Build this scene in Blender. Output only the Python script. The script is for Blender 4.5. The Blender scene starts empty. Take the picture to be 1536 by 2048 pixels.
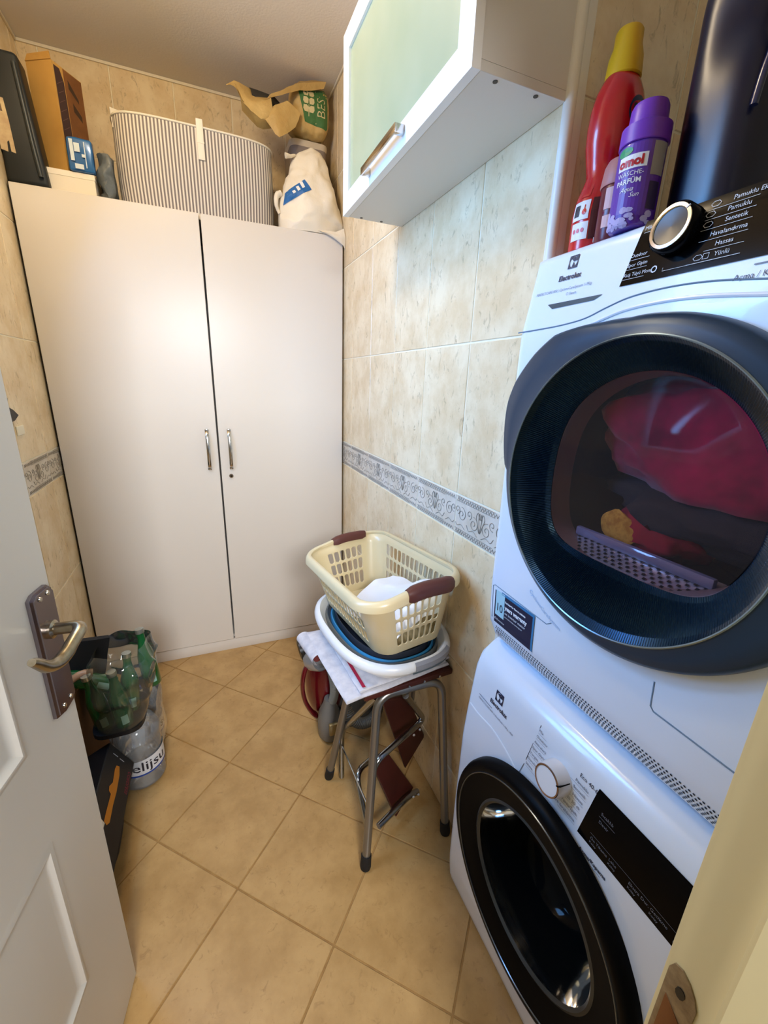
import bpy, bmesh, math, random
from mathutils import Vector, Matrix, noise
from mathutils.bvhtree import BVHTree
R = math.radians
S = bpy.context.scene
COL = S.collection
random.seed(7)

# ------------------------------------------------------------------ camera
F_PX = 835.02                                   # focal length for a 1536 x 2048 picture
YAW, PITCH, ROLL = R(22.8086), R(17.0802), R(1.9809)
cy, sy, cp, sp = math.cos(YAW), math.sin(YAW), math.cos(PITCH), math.sin(PITCH)
fwd = Vector((sy * cp, cy * cp, -sp)); rgt = Vector((cy, -sy, 0)); upv = rgt.cross(fwd)
r2 = math.cos(ROLL) * rgt + math.sin(ROLL) * upv
u2 = -math.sin(ROLL) * rgt + math.cos(ROLL) * upv
cam_d = bpy.data.cameras.new('camera'); cam = bpy.data.objects.new('camera', cam_d); COL.objects.link(cam)
m = Matrix((r2, u2, -fwd)).transposed().to_4x4(); m.translation = Vector((0, 0, 1.46)); cam.matrix_world = m
cam_d.sensor_fit = 'VERTICAL'; cam_d.sensor_height = 24.0; cam_d.lens = F_PX / 2048 * 24.0
cam_d.clip_start = 0.02
S.camera = cam

# ------------------------------------------------------------------ light, world, exposure
S.view_settings.view_transform = 'Standard'
try: S.view_settings.look = 'None'
except Exception: pass
S.view_settings.gamma = 1.0; S.view_settings.use_curve_mapping = False
S.view_settings.exposure = 0.0
w = bpy.data.worlds.new('hall_daylight'); S.world = w; w.use_nodes = True
w.node_tree.nodes['Background'].inputs[0].default_value = (0.80, 0.90, 1.0, 1)
w.node_tree.nodes['Background'].inputs[1].default_value = 0.06
def lamp(name, kind, loc, energy, color, aim=None, **kw):
    d = bpy.data.lights.new(name, kind); d.energy = energy; d.color = color
    for k, v in kw.items(): setattr(d, k, v)
    o = bpy.data.objects.new(name, d); COL.objects.link(o); o.location = loc
    if aim is not None: o.rotation_euler = (Vector(aim) - Vector(loc)).to_track_quat('-Z', 'Y').to_euler()
    return o
lamp('ceiling_lamp_light', 'POINT', (-0.20, 1.36, 2.64), 20.5, (1.0, 0.80, 0.53), shadow_soft_size=0.10)
lamp('window_daylight', 'AREA', (-0.735, 1.22, 1.776), 46, (0.18, 0.47, 1.0), aim=(0.6, 0.90, 1.20), shape='RECTANGLE', size=0.39, size_y=1.22)
lamp('hall_fill_light', 'AREA', (-0.05, -1.7, 2.25), 90, (0.93, 0.95, 1.0), aim=(-0.1, 2.18, 0.5), shape='SQUARE', size=0.6)  # added fill from the unseen hall, brightens wardrobe foot, door and floor
S.cycles.use_denoising = True
try: S.cycles.denoiser = 'OPENIMAGEDENOISE'
except Exception: pass
S.cycles.max_bounces = 10; S.cycles.transparent_max_bounces = 24; S.cycles.caustics_reflective = False; S.cycles.caustics_refractive = False
S.cycles.sample_clamp_indirect = 6.0

# ------------------------------------------------------------------ materials
def lin(h):
    h = h.lstrip('#'); c = [int(h[i:i + 2], 16) / 255 for i in (0, 2, 4)]
    return tuple(x / 12.92 if x <= 0.04045 else ((x + 0.055) / 1.055) ** 2.4 for x in c) + (1.0,)
MATS = {}
def pm(name, hexc, rough=0.5, metal=0.0, var=None, bump=None, coat=0.0, spec=0.5, sheen=0.0, trans=0.0, sss=0.0, rnd=0.0, rim=None):
    """principled material; var = (hex2, noise scale, detail, low, high), bump = (scale, strength, distance), rnd = value spread per object"""
    if name in MATS: return MATS[name]
    mt = bpy.data.materials.new(name); mt.use_nodes = True; nt = mt.node_tree; b = nt.nodes['Principled BSDF']
    b.inputs['Base Color'].default_value = lin(hexc); b.inputs['Roughness'].default_value = rough; b.inputs['Metallic'].default_value = metal
    b.inputs['Coat Weight'].default_value = coat; b.inputs['Specular IOR Level'].default_value = spec
    b.inputs['Sheen Weight'].default_value = sheen; b.inputs['Transmission Weight'].default_value = trans
    if var or bump or rnd:
        tc = nt.nodes.new('ShaderNodeTexCoord'); oi = nt.nodes.new('ShaderNodeObjectInfo')
        ml = nt.nodes.new('ShaderNodeVectorMath'); ml.operation = 'SCALE'; ml.inputs[0].default_value = (17, 31, 23)
        nt.links.new(oi.outputs['Random'], ml.inputs['Scale'])
        ad = nt.nodes.new('ShaderNodeVectorMath'); nt.links.new(tc.outputs['Object'], ad.inputs[0]); nt.links.new(ml.outputs[0], ad.inputs[1])
        vec = ad.outputs[0]
    if var:
        nz = nt.nodes.new('ShaderNodeTexNoise'); nz.inputs['Scale'].default_value = var[1]; nz.inputs['Detail'].default_value = var[2]; nz.inputs['Roughness'].default_value = 0.62
        nt.links.new(vec, nz.inputs['Vector'])
        cr = nt.nodes.new('ShaderNodeValToRGB'); cr.color_ramp.elements[0].position = var[3]; cr.color_ramp.elements[1].position = var[4]
        cr.color_ramp.elements[0].color = lin(var[0]); cr.color_ramp.elements[1].color = lin(hexc)
        nt.links.new(nz.outputs['Fac'], cr.inputs[0]); out = cr.outputs[0]
        nt.links.new(out, b.inputs['Base Color'])
    if bump:
        n2 = nt.nodes.new('ShaderNodeTexNoise'); n2.inputs['Scale'].default_value = bump[0]; n2.inputs['Detail'].default_value = 4
        nt.links.new(vec, n2.inputs['Vector'])
        bp = nt.nodes.new('ShaderNodeBump'); bp.inputs['Strength'].default_value = bump[1]; bp.inputs['Distance'].default_value = bump[2]
        nt.links.new(n2.outputs['Fac'], bp.inputs['Height']); nt.links.new(bp.outputs[0], b.inputs['Normal'])
    MATS[name] = mt
    return mt
def film(name, hexc, clear=0.8, rough=0.1, ior=1.45, boost=0.0):
    """thin clear sheet: see-through straight on, glossy at grazing angles"""
    if name in MATS: return MATS[name]
    mt = bpy.data.materials.new(name); mt.use_nodes = True; nt = mt.node_tree
    for n in list(nt.nodes): nt.nodes.remove(n)
    o = nt.nodes.new('ShaderNodeOutputMaterial'); t = nt.nodes.new('ShaderNodeBsdfTransparent'); g = nt.nodes.new('ShaderNodeBsdfGlossy')
    t.inputs[0].default_value = lin(hexc); g.inputs['Roughness'].default_value = rough; g.inputs[0].default_value = (1, 1, 1, 1)
    fr = nt.nodes.new('ShaderNodeFresnel'); fr.inputs['IOR'].default_value = ior
    mx = nt.nodes.new('ShaderNodeMixShader'); ad = nt.nodes.new('ShaderNodeMath'); ad.operation = 'ADD'; ad.use_clamp = True; ad.inputs[1].default_value = boost
    nt.links.new(fr.outputs[0], ad.inputs[0]); nt.links.new(ad.outputs[0], mx.inputs[0]); nt.links.new(t.outputs[0], mx.inputs[1]); nt.links.new(g.outputs[0], mx.inputs[2])
    d = nt.nodes.new('ShaderNodeBsdfDiffuse'); d.inputs[0].default_value = lin(hexc); m2 = nt.nodes.new('ShaderNodeMixShader'); m2.inputs[0].default_value = 1 - clear
    nt.links.new(mx.outputs[0], m2.inputs[1]); nt.links.new(d.outputs[0], m2.inputs[2]); nt.links.new(m2.outputs[0], o.inputs[0])
    MATS[name] = mt
    return mt
def tile_mat(name, base, dark, vein, rough):
    """glazed ceramic: broad clouds plus thin dark veins, shifted per tile"""
    mt = pm(name, base, rough, var=(dark, 9.0, 6, 0.36, 0.62), bump=(55, 0.12, 0.002), spec=0.5)
    nt = mt.node_tree; b = nt.nodes['Principled BSDF']; cr = next(n for n in nt.nodes if n.type == 'VALTORGB'); vec = next(n for n in nt.nodes if n.type == 'VECT_MATH' and n.operation == 'ADD').outputs[0]
    mp = nt.nodes.new('ShaderNodeMapping'); mp.inputs['Scale'].default_value = (1, 1, 0.45); nt.links.new(vec, mp.inputs[0])
    nz = nt.nodes.new('ShaderNodeTexNoise'); nz.inputs['Scale'].default_value = 42; nz.inputs['Detail'].default_value = 7; nz.inputs['Roughness'].default_value = 0.7; nz.inputs['Distortion'].default_value = 1.1
    nt.links.new(mp.outputs[0], nz.inputs['Vector'])
    c2 = nt.nodes.new('ShaderNodeValToRGB'); c2.color_ramp.elements[0].position = 0.30; c2.color_ramp.elements[1].position = 0.43
    c2.color_ramp.elements[0].color = (0.75, 0.75, 0.75, 1); c2.color_ramp.elements[1].color = (0, 0, 0, 1)
    nt.links.new(nz.outputs['Fac'], c2.inputs[0])
    mx = nt.nodes.new('ShaderNodeMix'); mx.data_type = 'RGBA'; nt.links.new(c2.outputs[0], mx.inputs[0]); nt.links.new(cr.outputs[0], mx.inputs[6]); mx.inputs[7].default_value = lin(vein)
    nt.links.new(mx.outputs[2], b.inputs['Base Color'])
    return mt
m_tile = tile_mat('wall_tile_glaze', '#ecd9b4', '#dcc298', '#a08a6c', 0.22)
m_ftile = tile_mat('floor_tile_glaze', '#bb965f', '#a8834e', '#967242', 0.36)
m_border = pm('border_tile_glaze', '#d8cfc0', 0.3, var=('#c8bba6', 14, 4, 0.35, 0.65))
m_relief = pm('border_relief', '#8f8576', 0.5)
m_grout = pm('wall_grout', '#efe4c8', 0.8)
m_fgrout = pm('floor_grout', '#a5804a', 0.9, var=('#8f6a3a', 30, 3, 0.3, 0.7))
m_ceil = pm('ceiling_paint', '#e2dace', 0.9, bump=(120, 0.25, 0.003))
m_plaster = pm('wall_plaster', '#c9b692', 0.9)
m_wood = pm('white_laminate', '#dfd7cb', 0.32, bump=(160, 0.05, 0.001))
m_doorpaint = pm('door_paint', '#d2ccc0', 0.30, bump=(30, 0.05, 0.002))
m_jamb = pm('jamb_paint', '#eadba8', 0.45, bump=(40, 0.05, 0.002))
m_gap = pm('gap_dark', '#15110d', 0.9)
m_chrome = pm('chrome', '#cfcac2', 0.16, 1.0)
m_chromeworn = pm('worn_chrome', '#b5a993', 0.27, 1.0, var=('#85795f', 30, 4, 0.3, 0.7))
m_darkchrome = pm('dark_plate_chrome', '#958f99', 0.20, 1.0)
m_white = pm('appliance_white', '#e0e8f2', 0.22, coat=0.3)
m_white2 = pm('appliance_white_trim', '#dfe4ea', 0.3)
m_black = pm('black_gloss', '#060607', 0.12, spec=0.07)
m_blacks = pm('black_satin', '#0d0e10', 0.30)
m_slate = pm('slate_satin', '#283b4e', 0.34, 0.3, spec=0.35)
m_dish = pm('dark_ribbed', '#162f45', 0.30, 0.85)
m_print = pm('dark_print', '#1d2340', 0.5)
m_printg = pm('grey_print', '#6d7687', 0.5)
m_printw = pm('white_print', '#c9ccd2', 0.5)
m_seam = pm('seam_line', '#6f8497', 0.6)

# ------------------------------------------------------------------ geometry helpers
WL = {}                                                  # world origin of every object
def wl(o): return WL.get(o.name, Vector((0, 0, 0)))
def empty(name, loc, label, cat, group=None):
    o = bpy.data.objects.new(name, None); o.empty_display_size = 0.05; COL.objects.link(o); o.location = loc; WL[o.name] = Vector(loc)
    return tag(o, label, cat, group)
def tag(o, label=None, cat=None, group=None, kind=None):
    if label: o['label'] = label
    if cat: o['category'] = cat
    if group: o['group'] = group
    if kind: o['kind'] = kind
    return o
def ob(name, bm, mats, parent=None, smooth=35, origin=None, kind=None, label=None):
    """link a bmesh given in world coordinates as one mesh object"""
    if not isinstance(mats, (list, tuple)): mats = [mats]
    bm.normal_update()
    org = Vector(origin) if origin is not None else (wl(parent) if parent else None)
    if org is None:
        xs = [v.co for v in bm.verts]
        org = Vector(((min(c.x for c in xs) + max(c.x for c in xs)) / 2, (min(c.y for c in xs) + max(c.y for c in xs)) / 2, min(c.z for c in xs)))
    bmesh.ops.translate(bm, verts=bm.verts, vec=-org)
    me = bpy.data.meshes.new(name); bm.to_mesh(me); bm.free()
    for mm in mats: me.materials.append(mm)
    if smooth:
        me.polygons.foreach_set('use_smooth', [True] * len(me.polygons)); me.set_sharp_from_angle(angle=R(smooth))
    o = bpy.data.objects.new(name, me); COL.objects.link(o); WL[o.name] = org
    if parent: o.parent = parent; o.location = org - wl(parent)
    else: o.location = org
    if kind: o['kind'] = kind
    if label: o['label'] = label
    return o
def nb(): return bmesh.new()
def fix(bm):
    bmesh.ops.remove_doubles(bm, verts=bm.verts, dist=1e-6); bmesh.ops.recalc_face_normals(bm, faces=bm.faces); return bm
def box(bm, lo, hi, bev=0.0, seg=2, rot=None, mi=0):
    lo, hi = Vector(lo), Vector(hi); c = (lo + hi) / 2; d = hi - lo
    t = nb(); bmesh.ops.create_cube(t, size=1.0)
    bmesh.ops.scale(t, vec=d, verts=t.verts)
    if bev: bmesh.ops.bevel(t, geom=t.edges[:], offset=bev, segments=seg, affect='EDGES', profile=0.5)
    if rot is not None: bmesh.ops.transform(t, matrix=rot.to_4x4(), verts=t.verts)
    bmesh.ops.translate(t, vec=c, verts=t.verts)
    return join(bm, t, mi)
def join(bm, t, mi=0):
    mp = {}
    for v in t.verts: mp[v] = bm.verts.new(v.co)
    for f in t.faces:
        try:
            nf = bm.faces.new([mp[v] for v in f.verts]); nf.material_index = mi if mi is not None else f.material_index
        except ValueError: pass
    t.free(); return bm
def smoothpath(pts, n=8, closed=False):
    """Catmull-Rom through the points"""
    P = [Vector(p) for p in pts]; out = []
    k = len(P)
    for i in range(k if closed else k - 1):
        p0 = P[(i - 1) % k] if closed or i > 0 else P[0] * 2 - P[1]
        p1, p2 = P[i], P[(i + 1) % k]
        p3 = P[(i + 2) % k] if closed or i + 2 < k else P[-1] * 2 - P[-2]
        for j in range(n):
            t = j / n
            out.append(0.5 * ((2 * p1) + (p2 - p0) * t + (2 * p0 - 5 * p1 + 4 * p2 - p3) * t * t + (3 * p1 - p0 - 3 * p2 + p3) * t ** 3))
    if not closed: out.append(P[-1])
    return out
def bendpath(pts, r, n=5):
    """straight runs with rounded bends of radius r"""
    P = [Vector(p) for p in pts]; out = [P[0]]
    for i in range(1, len(P) - 1):
        a, b, c = P[i - 1], P[i], P[i + 1]
        d1 = (a - b); d2 = (c - b); q = min(r, d1.length * 0.48, d2.length * 0.48)
        s = b + d1.normalized() * q; e = b + d2.normalized() * q
        for j in range(n + 1):
            t = j / n; out.append(s * (1 - t) ** 2 + b * 2 * t * (1 - t) + e * t * t)
    out.append(P[-1]); return out
def tube(bm, path, rad, n=10, caps=True, closed=False, flat=None, mi=0):
    """sweep a circle (or an ellipse with flat=(ru, rv, hint)) along the path; rad may be a list"""
    P = [Vector(p) for p in path]; k = len(P); rings = []; prev = None
    for i, p in enumerate(P):
        a = P[(i - 1) % k] if closed or i > 0 else P[0]; b = P[(i + 1) % k] if closed or i < k - 1 else P[-1]
        t = (b - a).normalized()
        if flat is not None: s = Vector(flat[2]); s = (s - t * s.dot(t)).normalized()
        elif prev is None:
            s = t.cross(Vector((0, 0, 1)));
            if s.length < 0.1: s = t.cross(Vector((0, 1, 0)))
            s.normalize()
        else: s = (prev - t * prev.dot(t)).normalized()
        prev = s; q = t.cross(s); r = rad[i] if isinstance(rad, (list, tuple)) else rad
        ru, rv = (flat[0], flat[1]) if flat is not None else (r, r)
        rings.append([bm.verts.new(p + s * math.cos(2 * math.pi * j / n) * ru + q * math.sin(2 * math.pi * j / n) * rv) for j in range(n)])
    for i in range(k if closed else k - 1):
        A, B = rings[i], rings[(i + 1) % k]
        for j in range(n):
            f = bm.faces.new((A[j], A[(j + 1) % n], B[(j + 1) % n], B[j])); f.material_index = mi
    if caps and not closed:
        f = bm.faces.new(rings[0][::-1]); f.material_index = mi
        f = bm.faces.new(rings[-1]); f.material_index = mi
    return bm
def lathe(bm, prof, o=(0, 0, 0), axis='Z', n=32, sx=1.0, sy_=1.0, rot=0.0, closed=False, mis=None):
    """turn (radius, height) pairs about an axis; sx, sy_ squash it; mis = material index per band"""
    o = Vector(o); rings = []
    for r, h_ in prof:
        ring = []
        for j in range(n):
            a = 2 * math.pi * j / n; c, s = r * math.cos(a) * sx, r * math.sin(a) * sy_
            c, s = c * math.cos(rot) - s * math.sin(rot), c * math.sin(rot) + s * math.cos(rot)
            ring.append(bm.verts.new(o + (Vector((c, s, h_)) if axis == 'Z' else Vector((h_, c, s)))))
        rings.append(ring)
    for i in range(len(rings) - 1):
        for j in range(n):
            f = bm.faces.new((rings[i][j], rings[i][(j + 1) % n], rings[i + 1][(j + 1) % n], rings[i + 1][j]))
            if mis: f.material_index = mis[i]
    if closed:
        if prof[0][0] > 1e-6: bm.faces.new(rings[0][::-1]).material_index = mis[0] if mis else 0
        if prof[-1][0] > 1e-6: bm.faces.new(rings[-1]).material_index = mis[-1] if mis else 0
    return bm
def prism(bm, poly, lo, hi, to3, mi=0):
    """extrude a 2-D polygon; to3(u, v, w) gives the world point"""
    A = [bm.verts.new(to3(u, v, lo)) for u, v in poly]; B = [bm.verts.new(to3(u, v, hi)) for u, v in poly]; k = len(poly)
    fs = [bm.faces.new(A[::-1]), bm.faces.new(B)] + [bm.faces.new((A[i], A[(i + 1) % k], B[(i + 1) % k], B[i])) for i in range(k)]
    for f in fs: f.material_index = mi
    return bm
def flatpoly(bm, pts, mi=0):
    f = bm.faces.new([bm.verts.new(p) for p in pts]); f.material_index = mi; return f
def ribbon(bm, pts, width, to3, mi=0):
    """flat line of the given width through 2-D points"""
    k = len(pts); L = []
    for i in range(k):
        a = Vector(pts[max(i - 1, 0)]); b = Vector(pts[min(i + 1, k - 1)]); d = (b - a).normalized(); nn = Vector((-d.y, d.x)) * width / 2; p = Vector(pts[i])
        L.append((bm.verts.new(to3(*(p + nn))), bm.verts.new(to3(*(p - nn)))))
    for i in range(k - 1):
        f = bm.faces.new((L[i][0], L[i + 1][0], L[i + 1][1], L[i][1])); f.material_index = mi
    return bm
def grid_surface(bm, nu, nv, fn, closed_u=False, skip=None, mi=0):
    V = [[bm.verts.new(fn(i / (nu if closed_u else nu - 1), j / (nv - 1))) for j in range(nv)] for i in range(nu)]
    for i in range(nu if closed_u else nu - 1):
        for j in range(nv - 1):
            if skip and skip(i, j): continue
            f = bm.faces.new((V[i][j], V[(i + 1) % nu][j], V[(i + 1) % nu][j + 1], V[i][j + 1])); f.material_index = mi
    return V
def wobble(bm, amp, scale, seed=0.0, verts=None):
    for v in (verts or bm.verts):
        v.co += noise.noise_vector(v.co * scale + Vector((seed, seed * 1.7, -seed))) * amp
def text(bm, s, size, at, to3, align='LEFT', rot=0.0, mi=0, shear=0.0, bold=0.0, sx=1.0):
    """flat lettering: glyphs laid in (u, v) and carried to the surface by to3(u, v)"""
    cu = bpy.data.curves.new('lettering', 'FONT'); cu.body = s; cu.size = size; cu.align_x = align; cu.align_y = 'CENTER'; cu.resolution_u = 2; cu.shear = shear; cu.offset = bold
    t = bpy.data.objects.new('lettering', cu); me = t.to_mesh()
    tb = nb(); tb.from_mesh(me); t.to_mesh_clear(); bpy.data.objects.remove(t); bpy.data.curves.remove(cu)
    c, s_ = math.cos(rot), math.sin(rot)
    for v in tb.verts:
        x, y = v.co.x * sx, v.co.y; v.co = to3(at[0] + x * c - y * s_, at[1] + x * s_ + y * c)
    return join(bm, tb, mi)
def interp(tab, x):
    if x <= tab[0][0]: return tab[0][1]
    for (a, p), (b, q) in zip(tab, tab[1:]):
        if x <= b: return p + (q - p) * (x - a) / (b - a)
    return tab[-1][1]
def rrect(w_, h_, r, n=4):
    """rounded rectangle, centred"""
    out = []
    for cx, cz, a0 in ((w_ / 2 - r, h_ / 2 - r, 0), (-w_ / 2 + r, h_ / 2 - r, 90), (-w_ / 2 + r, -h_ / 2 + r, 180), (w_ / 2 - r, -h_ / 2 + r, 270)):
        for j in range(n + 1):
            a = R(a0 + 90 * j / n); out.append((cx + r * math.cos(a), cz + r * math.sin(a)))
    return out
def dup(root, loc, rotz=None, label=None):
    """copy a thing with its parts and sub-parts"""
    c = root.copy(); COL.objects.link(c); c.location = loc
    if rotz is not None: c.rotation_euler = (0, 0, rotz)
    if label: c['label'] = label
    WL[c.name] = Vector(loc)
    for ch in list(root.children):
        d = ch.copy(); COL.objects.link(d); d.parent = c
        for g in ch.children:
            e = g.copy(); COL.objects.link(e); e.parent = d
    return c

# ------------------------------------------------------------------ the room
XL, XR, YB, ZC, YN, XN, YF = -0.610, 0.668, 2.630, 2.765, 0.768, 1.26, 0.125
def struct(name, lo, hi, mt):
    o = ob(name, box(nb(), lo, hi), mt, origin=(0, 0, 0)); o['kind'] = 'structure'; return o
floor = struct('floor', (-2.6, -3.0, -0.06), (2.6, YB + 0.1, -0.0018), m_fgrout)
ceiling = struct('ceiling', (XL - 0.1, -0.06, ZC), (XN + 0.1, YB + 0.1, ZC + 0.08), m_ceil)
bml = nb(); WY0, WY1, WZ0, WZ1b = 1.0285, 1.410, 1.154, 2.398             # the left wall has a narrow window behind the open door
for lo, hi in (((-0.06, -0.06), (WY0, ZC)), ((WY1, -0.06), (YB + 0.1, ZC)), ((WY0, -0.06), (WY1, WZ0)), ((WY0, WZ1b), (WY1, ZC))): box(bml, (XL - 0.1, *lo), (XL - 0.0005, *hi))
wall_left = ob('wall_left', bml, m_grout, origin=(0, 0, 0), kind='structure')
wall_back = struct('wall_back', (XL - 0.0005, YB + 0.0005, -0.06), (XR + 0.0005, YB + 0.1, ZC), m_grout)
wall_right = struct('wall_right', (XR + 0.0005, YN + 0.0005, -0.06), (XN + 0.1, YB + 0.1, ZC), m_grout)
wall_niche = struct('wall_far', (XN + 0.0005, -0.06, -0.06), (XN + 0.1, YN + 0.0005, ZC), m_grout)
bmf = nb(); X0, X1 = -0.435, 0.405                     # the wall the photograph is taken through, with its doorway
box(bmf, (XL - 0.006, -0.06, -0.06), (X0, YF - 0.02, ZC)); box(bmf, (X1, -0.06, -0.06), (XN, YF - 0.02, ZC)); box(bmf, (X0, -0.06, 2.12), (X1, YF - 0.02, ZC))
wall_front = ob('wall_front', bmf, m_plaster, origin=(0, 0, 0), kind='structure')

TILES = {}
def wall_tile(parent, name, key, org, U, V, N, u0, u1, v0, v1, mt, th=0.0075, gap=0.0046):
    """one ceramic tile standing proud of the grout bed; alike sizes share mesh data"""
    du, dv = u1 - u0 - gap, v1 - v0 - gap
    if du < 0.01 or dv < 0.01: return None
    k = (key, round(du, 4), round(dv, 4), name)
    if k not in TILES:
        b = nb(); c = 0.0014
        def P(a, b_, h_): return U * a + V * b_ + N * h_
        q = [(-1, -1), (1, -1), (1, 1), (-1, 1)]
        A = [b.verts.new(P(x * du / 2, y * dv / 2, 0)) for x, y in q]; B = [b.verts.new(P(x * du / 2, y * dv / 2, th - c)) for x, y in q]
        C = [b.verts.new(P(x * (du / 2 - c), y * (dv / 2 - c), th)) for x, y in q]
        b.faces.new(C)
        for i in range(4):
            j = (i + 1) % 4; b.faces.new((A[i], A[j], B[j], B[i])); b.faces.new((B[i], B[j], C[j], C[i]))
        bmesh.ops.recalc_face_normals(b, faces=b.faces); me = bpy.data.meshes.new(name); b.to_mesh(me); b.free(); me.materials.append(mt); TILES[k] = me
    o = bpy.data.objects.new(name, TILES[k]); COL.objects.link(o); o.parent = parent
    o.location = org + U * (u0 + u1) / 2 + V * (v0 + v1) / 2 - N * 0.006; WL[o.name] = o.location.copy()
    return o
ROWS = [0.0, 0.207, 0.620, 1.034, 1.154, 1.572, 1.985, 2.398, ZC]
def spiral(cx, cz, r0, turns, a0, sgn=1, n=22):
    return [(cx + r0 * (1 - 0.85 * i / n) * math.cos(a0 + sgn * turns * 6.283 * i / n), cz + r0 * (1 - 0.85 * i / n) * math.sin(a0 + sgn * turns * 6.283 * i / n)) for i in range(n + 1)]
RELIEF = {}
def relief(parent, key, U, N, du):
    """raised scrolls, leaves and rope bands of a border tile"""
    k = (key, round(du, 3))
    if k not in RELIEF:
        b = nb(); W = du / 2 - 0.004
        def T(pts, r=0.0011):
            pts = [p for p in pts if abs(p[0]) < W]
            if len(pts) > 1: tube(b, [U * p[0] + Vector((0, 0, p[1])) + N * 0.0020 for p in pts], r, n=4, caps=False)
        for zz in (0.0555, 0.042, -0.042, -0.0555): T([(-W + 2 * W * i / 4 * 0.999, zz) for i in range(5)], 0.0009)
        for zb in (0.0487, -0.0487):
            for i in range(int(2 * W / 0.012)):
                u = -W + 0.004 + i * 0.012; T([(u, zb - 0.005), (u + 0.006, zb + 0.005)]); T([(u + 0.006, zb + 0.005), (u + 0.012, zb - 0.005)], 0.0007)
        for s in (-1, 1):
            for c in (0.030, 0.092):
                T(spiral(s * c, -0.006 * (1 if c < .05 else -1), 0.022, 1.5, R(80 if s > 0 else 100), s)); T(spiral(s * (c + 0.024), 0.016, 0.014, 1.2, R(250), -s))
                T(smoothpath([(s * (c - .02), -.036, 0), (s * c, -.026, 0), (s * (c + .022), -.032, 0), (s * (c + .034), -.018, 0)], 5) and [(p.x, p.y) for p in smoothpath([(s * (c - .02), -.036, 0), (s * c, -.026, 0), (s * (c + .022), -.032, 0), (s * (c + .034), -.018, 0)], 5)])
        for a in (-0.013, -0.005, 0.005, 0.013):
            T([(p.x, p.y) for p in smoothpath([(a * .25, -.022, 0), (a * .8, -.002, 0), (a * 1.5, .02, 0), (a * .9, .034, 0), (a * .4, .016, 0)], 5)])
        me = bpy.data.meshes.new('scroll_relief'); b.to_mesh(me); b.free(); me.materials.append(m_relief); RELIEF[k] = me
    o = bpy.data.objects.new('scroll_relief', RELIEF[k]); COL.objects.link(o); o.parent = parent; o.location = N * 0.006
def tiled(parent, key, org, U, N, cuts, rows, border=True):
    V = Vector((0, 0, 1))
    for a, b in zip(cuts, cuts[1:]):
        for c, d in zip(rows, rows[1:]):
            isb = abs(d - c - 0.12) < 0.002
            if key == 'L' and a >= WY0 - .002 and b <= WY1 + .002 and c >= WZ0 - .002 and d <= WZ1b + .002: continue
            t = wall_tile(parent, 'border_tile' if isb else 'wall_tile', key, org, U, V, N, a, b, c, d, m_border if isb else m_tile)
            if t and isb and b - a > 0.05: relief(t, key, U, N, b - a)
yc = [YN + 0.006 + 0.2545 * i for i in range(8)] + [YB]
tiled(wall_right, 'R', Vector((XR, 0, 0)), Vector((0, 1, 0)), Vector((-1, 0, 0)), yc, ROWS)
yl = sorted([0.14] + [0.265 + 0.2545 * i for i in range(10)] + [WY0, WY1, YB])
b = nb()
for lo, hi in (((WY0, WZ0), (WY1, WZ0 + .03)), ((WY0, WZ1b - .03), (WY1, WZ1b)), ((WY0, WZ0 + .03), (WY0 + .03, WZ1b - .03)), ((WY1 - .03, WZ0 + .03), (WY1, WZ1b - .03))): box(b, (XL - .07, *lo), (XL - .03, *hi), .002, 1)
win = ob('window_1', b, pm('window_frame_white', '#e8e6e0', 0.4), origin=(XL - .05, 1.22, WZ0), kind='structure')
ob('pane', box(nb(), (XL - .052, WY0 + .028, WZ0 + .028), (XL - .048, WY1 - .028, WZ1b - .028)), film('window_pane_glass', '#f2f6f8', 0.98, 0.02, 1.45), win, 0)
tiled(wall_left, 'L', Vector((XL, 0, 0)), Vector((0, 1, 0)), Vector((1, 0, 0)), yl, ROWS)
xb = [XL] + [-0.536 + 0.2545 * i for i in range(5)] + [XR]
tiled(wall_back, 'B', Vector((0, YB, 0)), Vector((1, 0, 0)), Vector((0, -1, 0)), xb, [1.985, 2.398, ZC])
xn = [0.697, 0.951, 1.2055, XN]
tiled(wall_right, 'N', Vector((0, YN, 0)), Vector((1, 0, 0)), Vector((0, -1, 0)), xn, [1.572, 1.985, 2.398, ZC])
tiled(wall_niche, 'F', Vector((XN, 0, 0)), Vector((0, 1, 0)), Vector((-1, 0, 0)), [0.14, 0.259, 0.5135, YN], [1.572, 1.985, 2.398, ZC])
# white corner bead where the right wall turns into the niche
b = nb(); tube(b, [(XR + 0.008, YN + 0.008, 0.0), (XR + 0.008, YN + 0.008, ZC)], 0.0125, n=16); box(b, (XR + 0.005, YN - 0.0035, 0), (XR + 0.031, YN + 0.006, ZC))
trim_corner = ob('trim_2', b, pm('corner_bead', '#e6e0d2', 0.35), kind='structure')
# coving line between the tiles and the ceiling
def line_trim(name, lo, hi): ob(name, box(nb(), lo, hi, 0.002), pm('ceiling_edge', '#e6dcc6', 0.7), kind='structure')
line_trim('trim_3', (XL + 0.002, YB - 0.009, ZC - 0.012), (XR - 0.002, YB - 0.0015, ZC - 0.0005))
line_trim('trim_4', (XR - 0.009, YN, ZC - 0.012), (XR - 0.0015, YB - 0.01, ZC - 0.0005))
line_trim('trim_5', (XL + 0.0015, 0.2, ZC - 0.012), (XL + 0.009, YB - 0.01, ZC - 0.0005))

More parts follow.
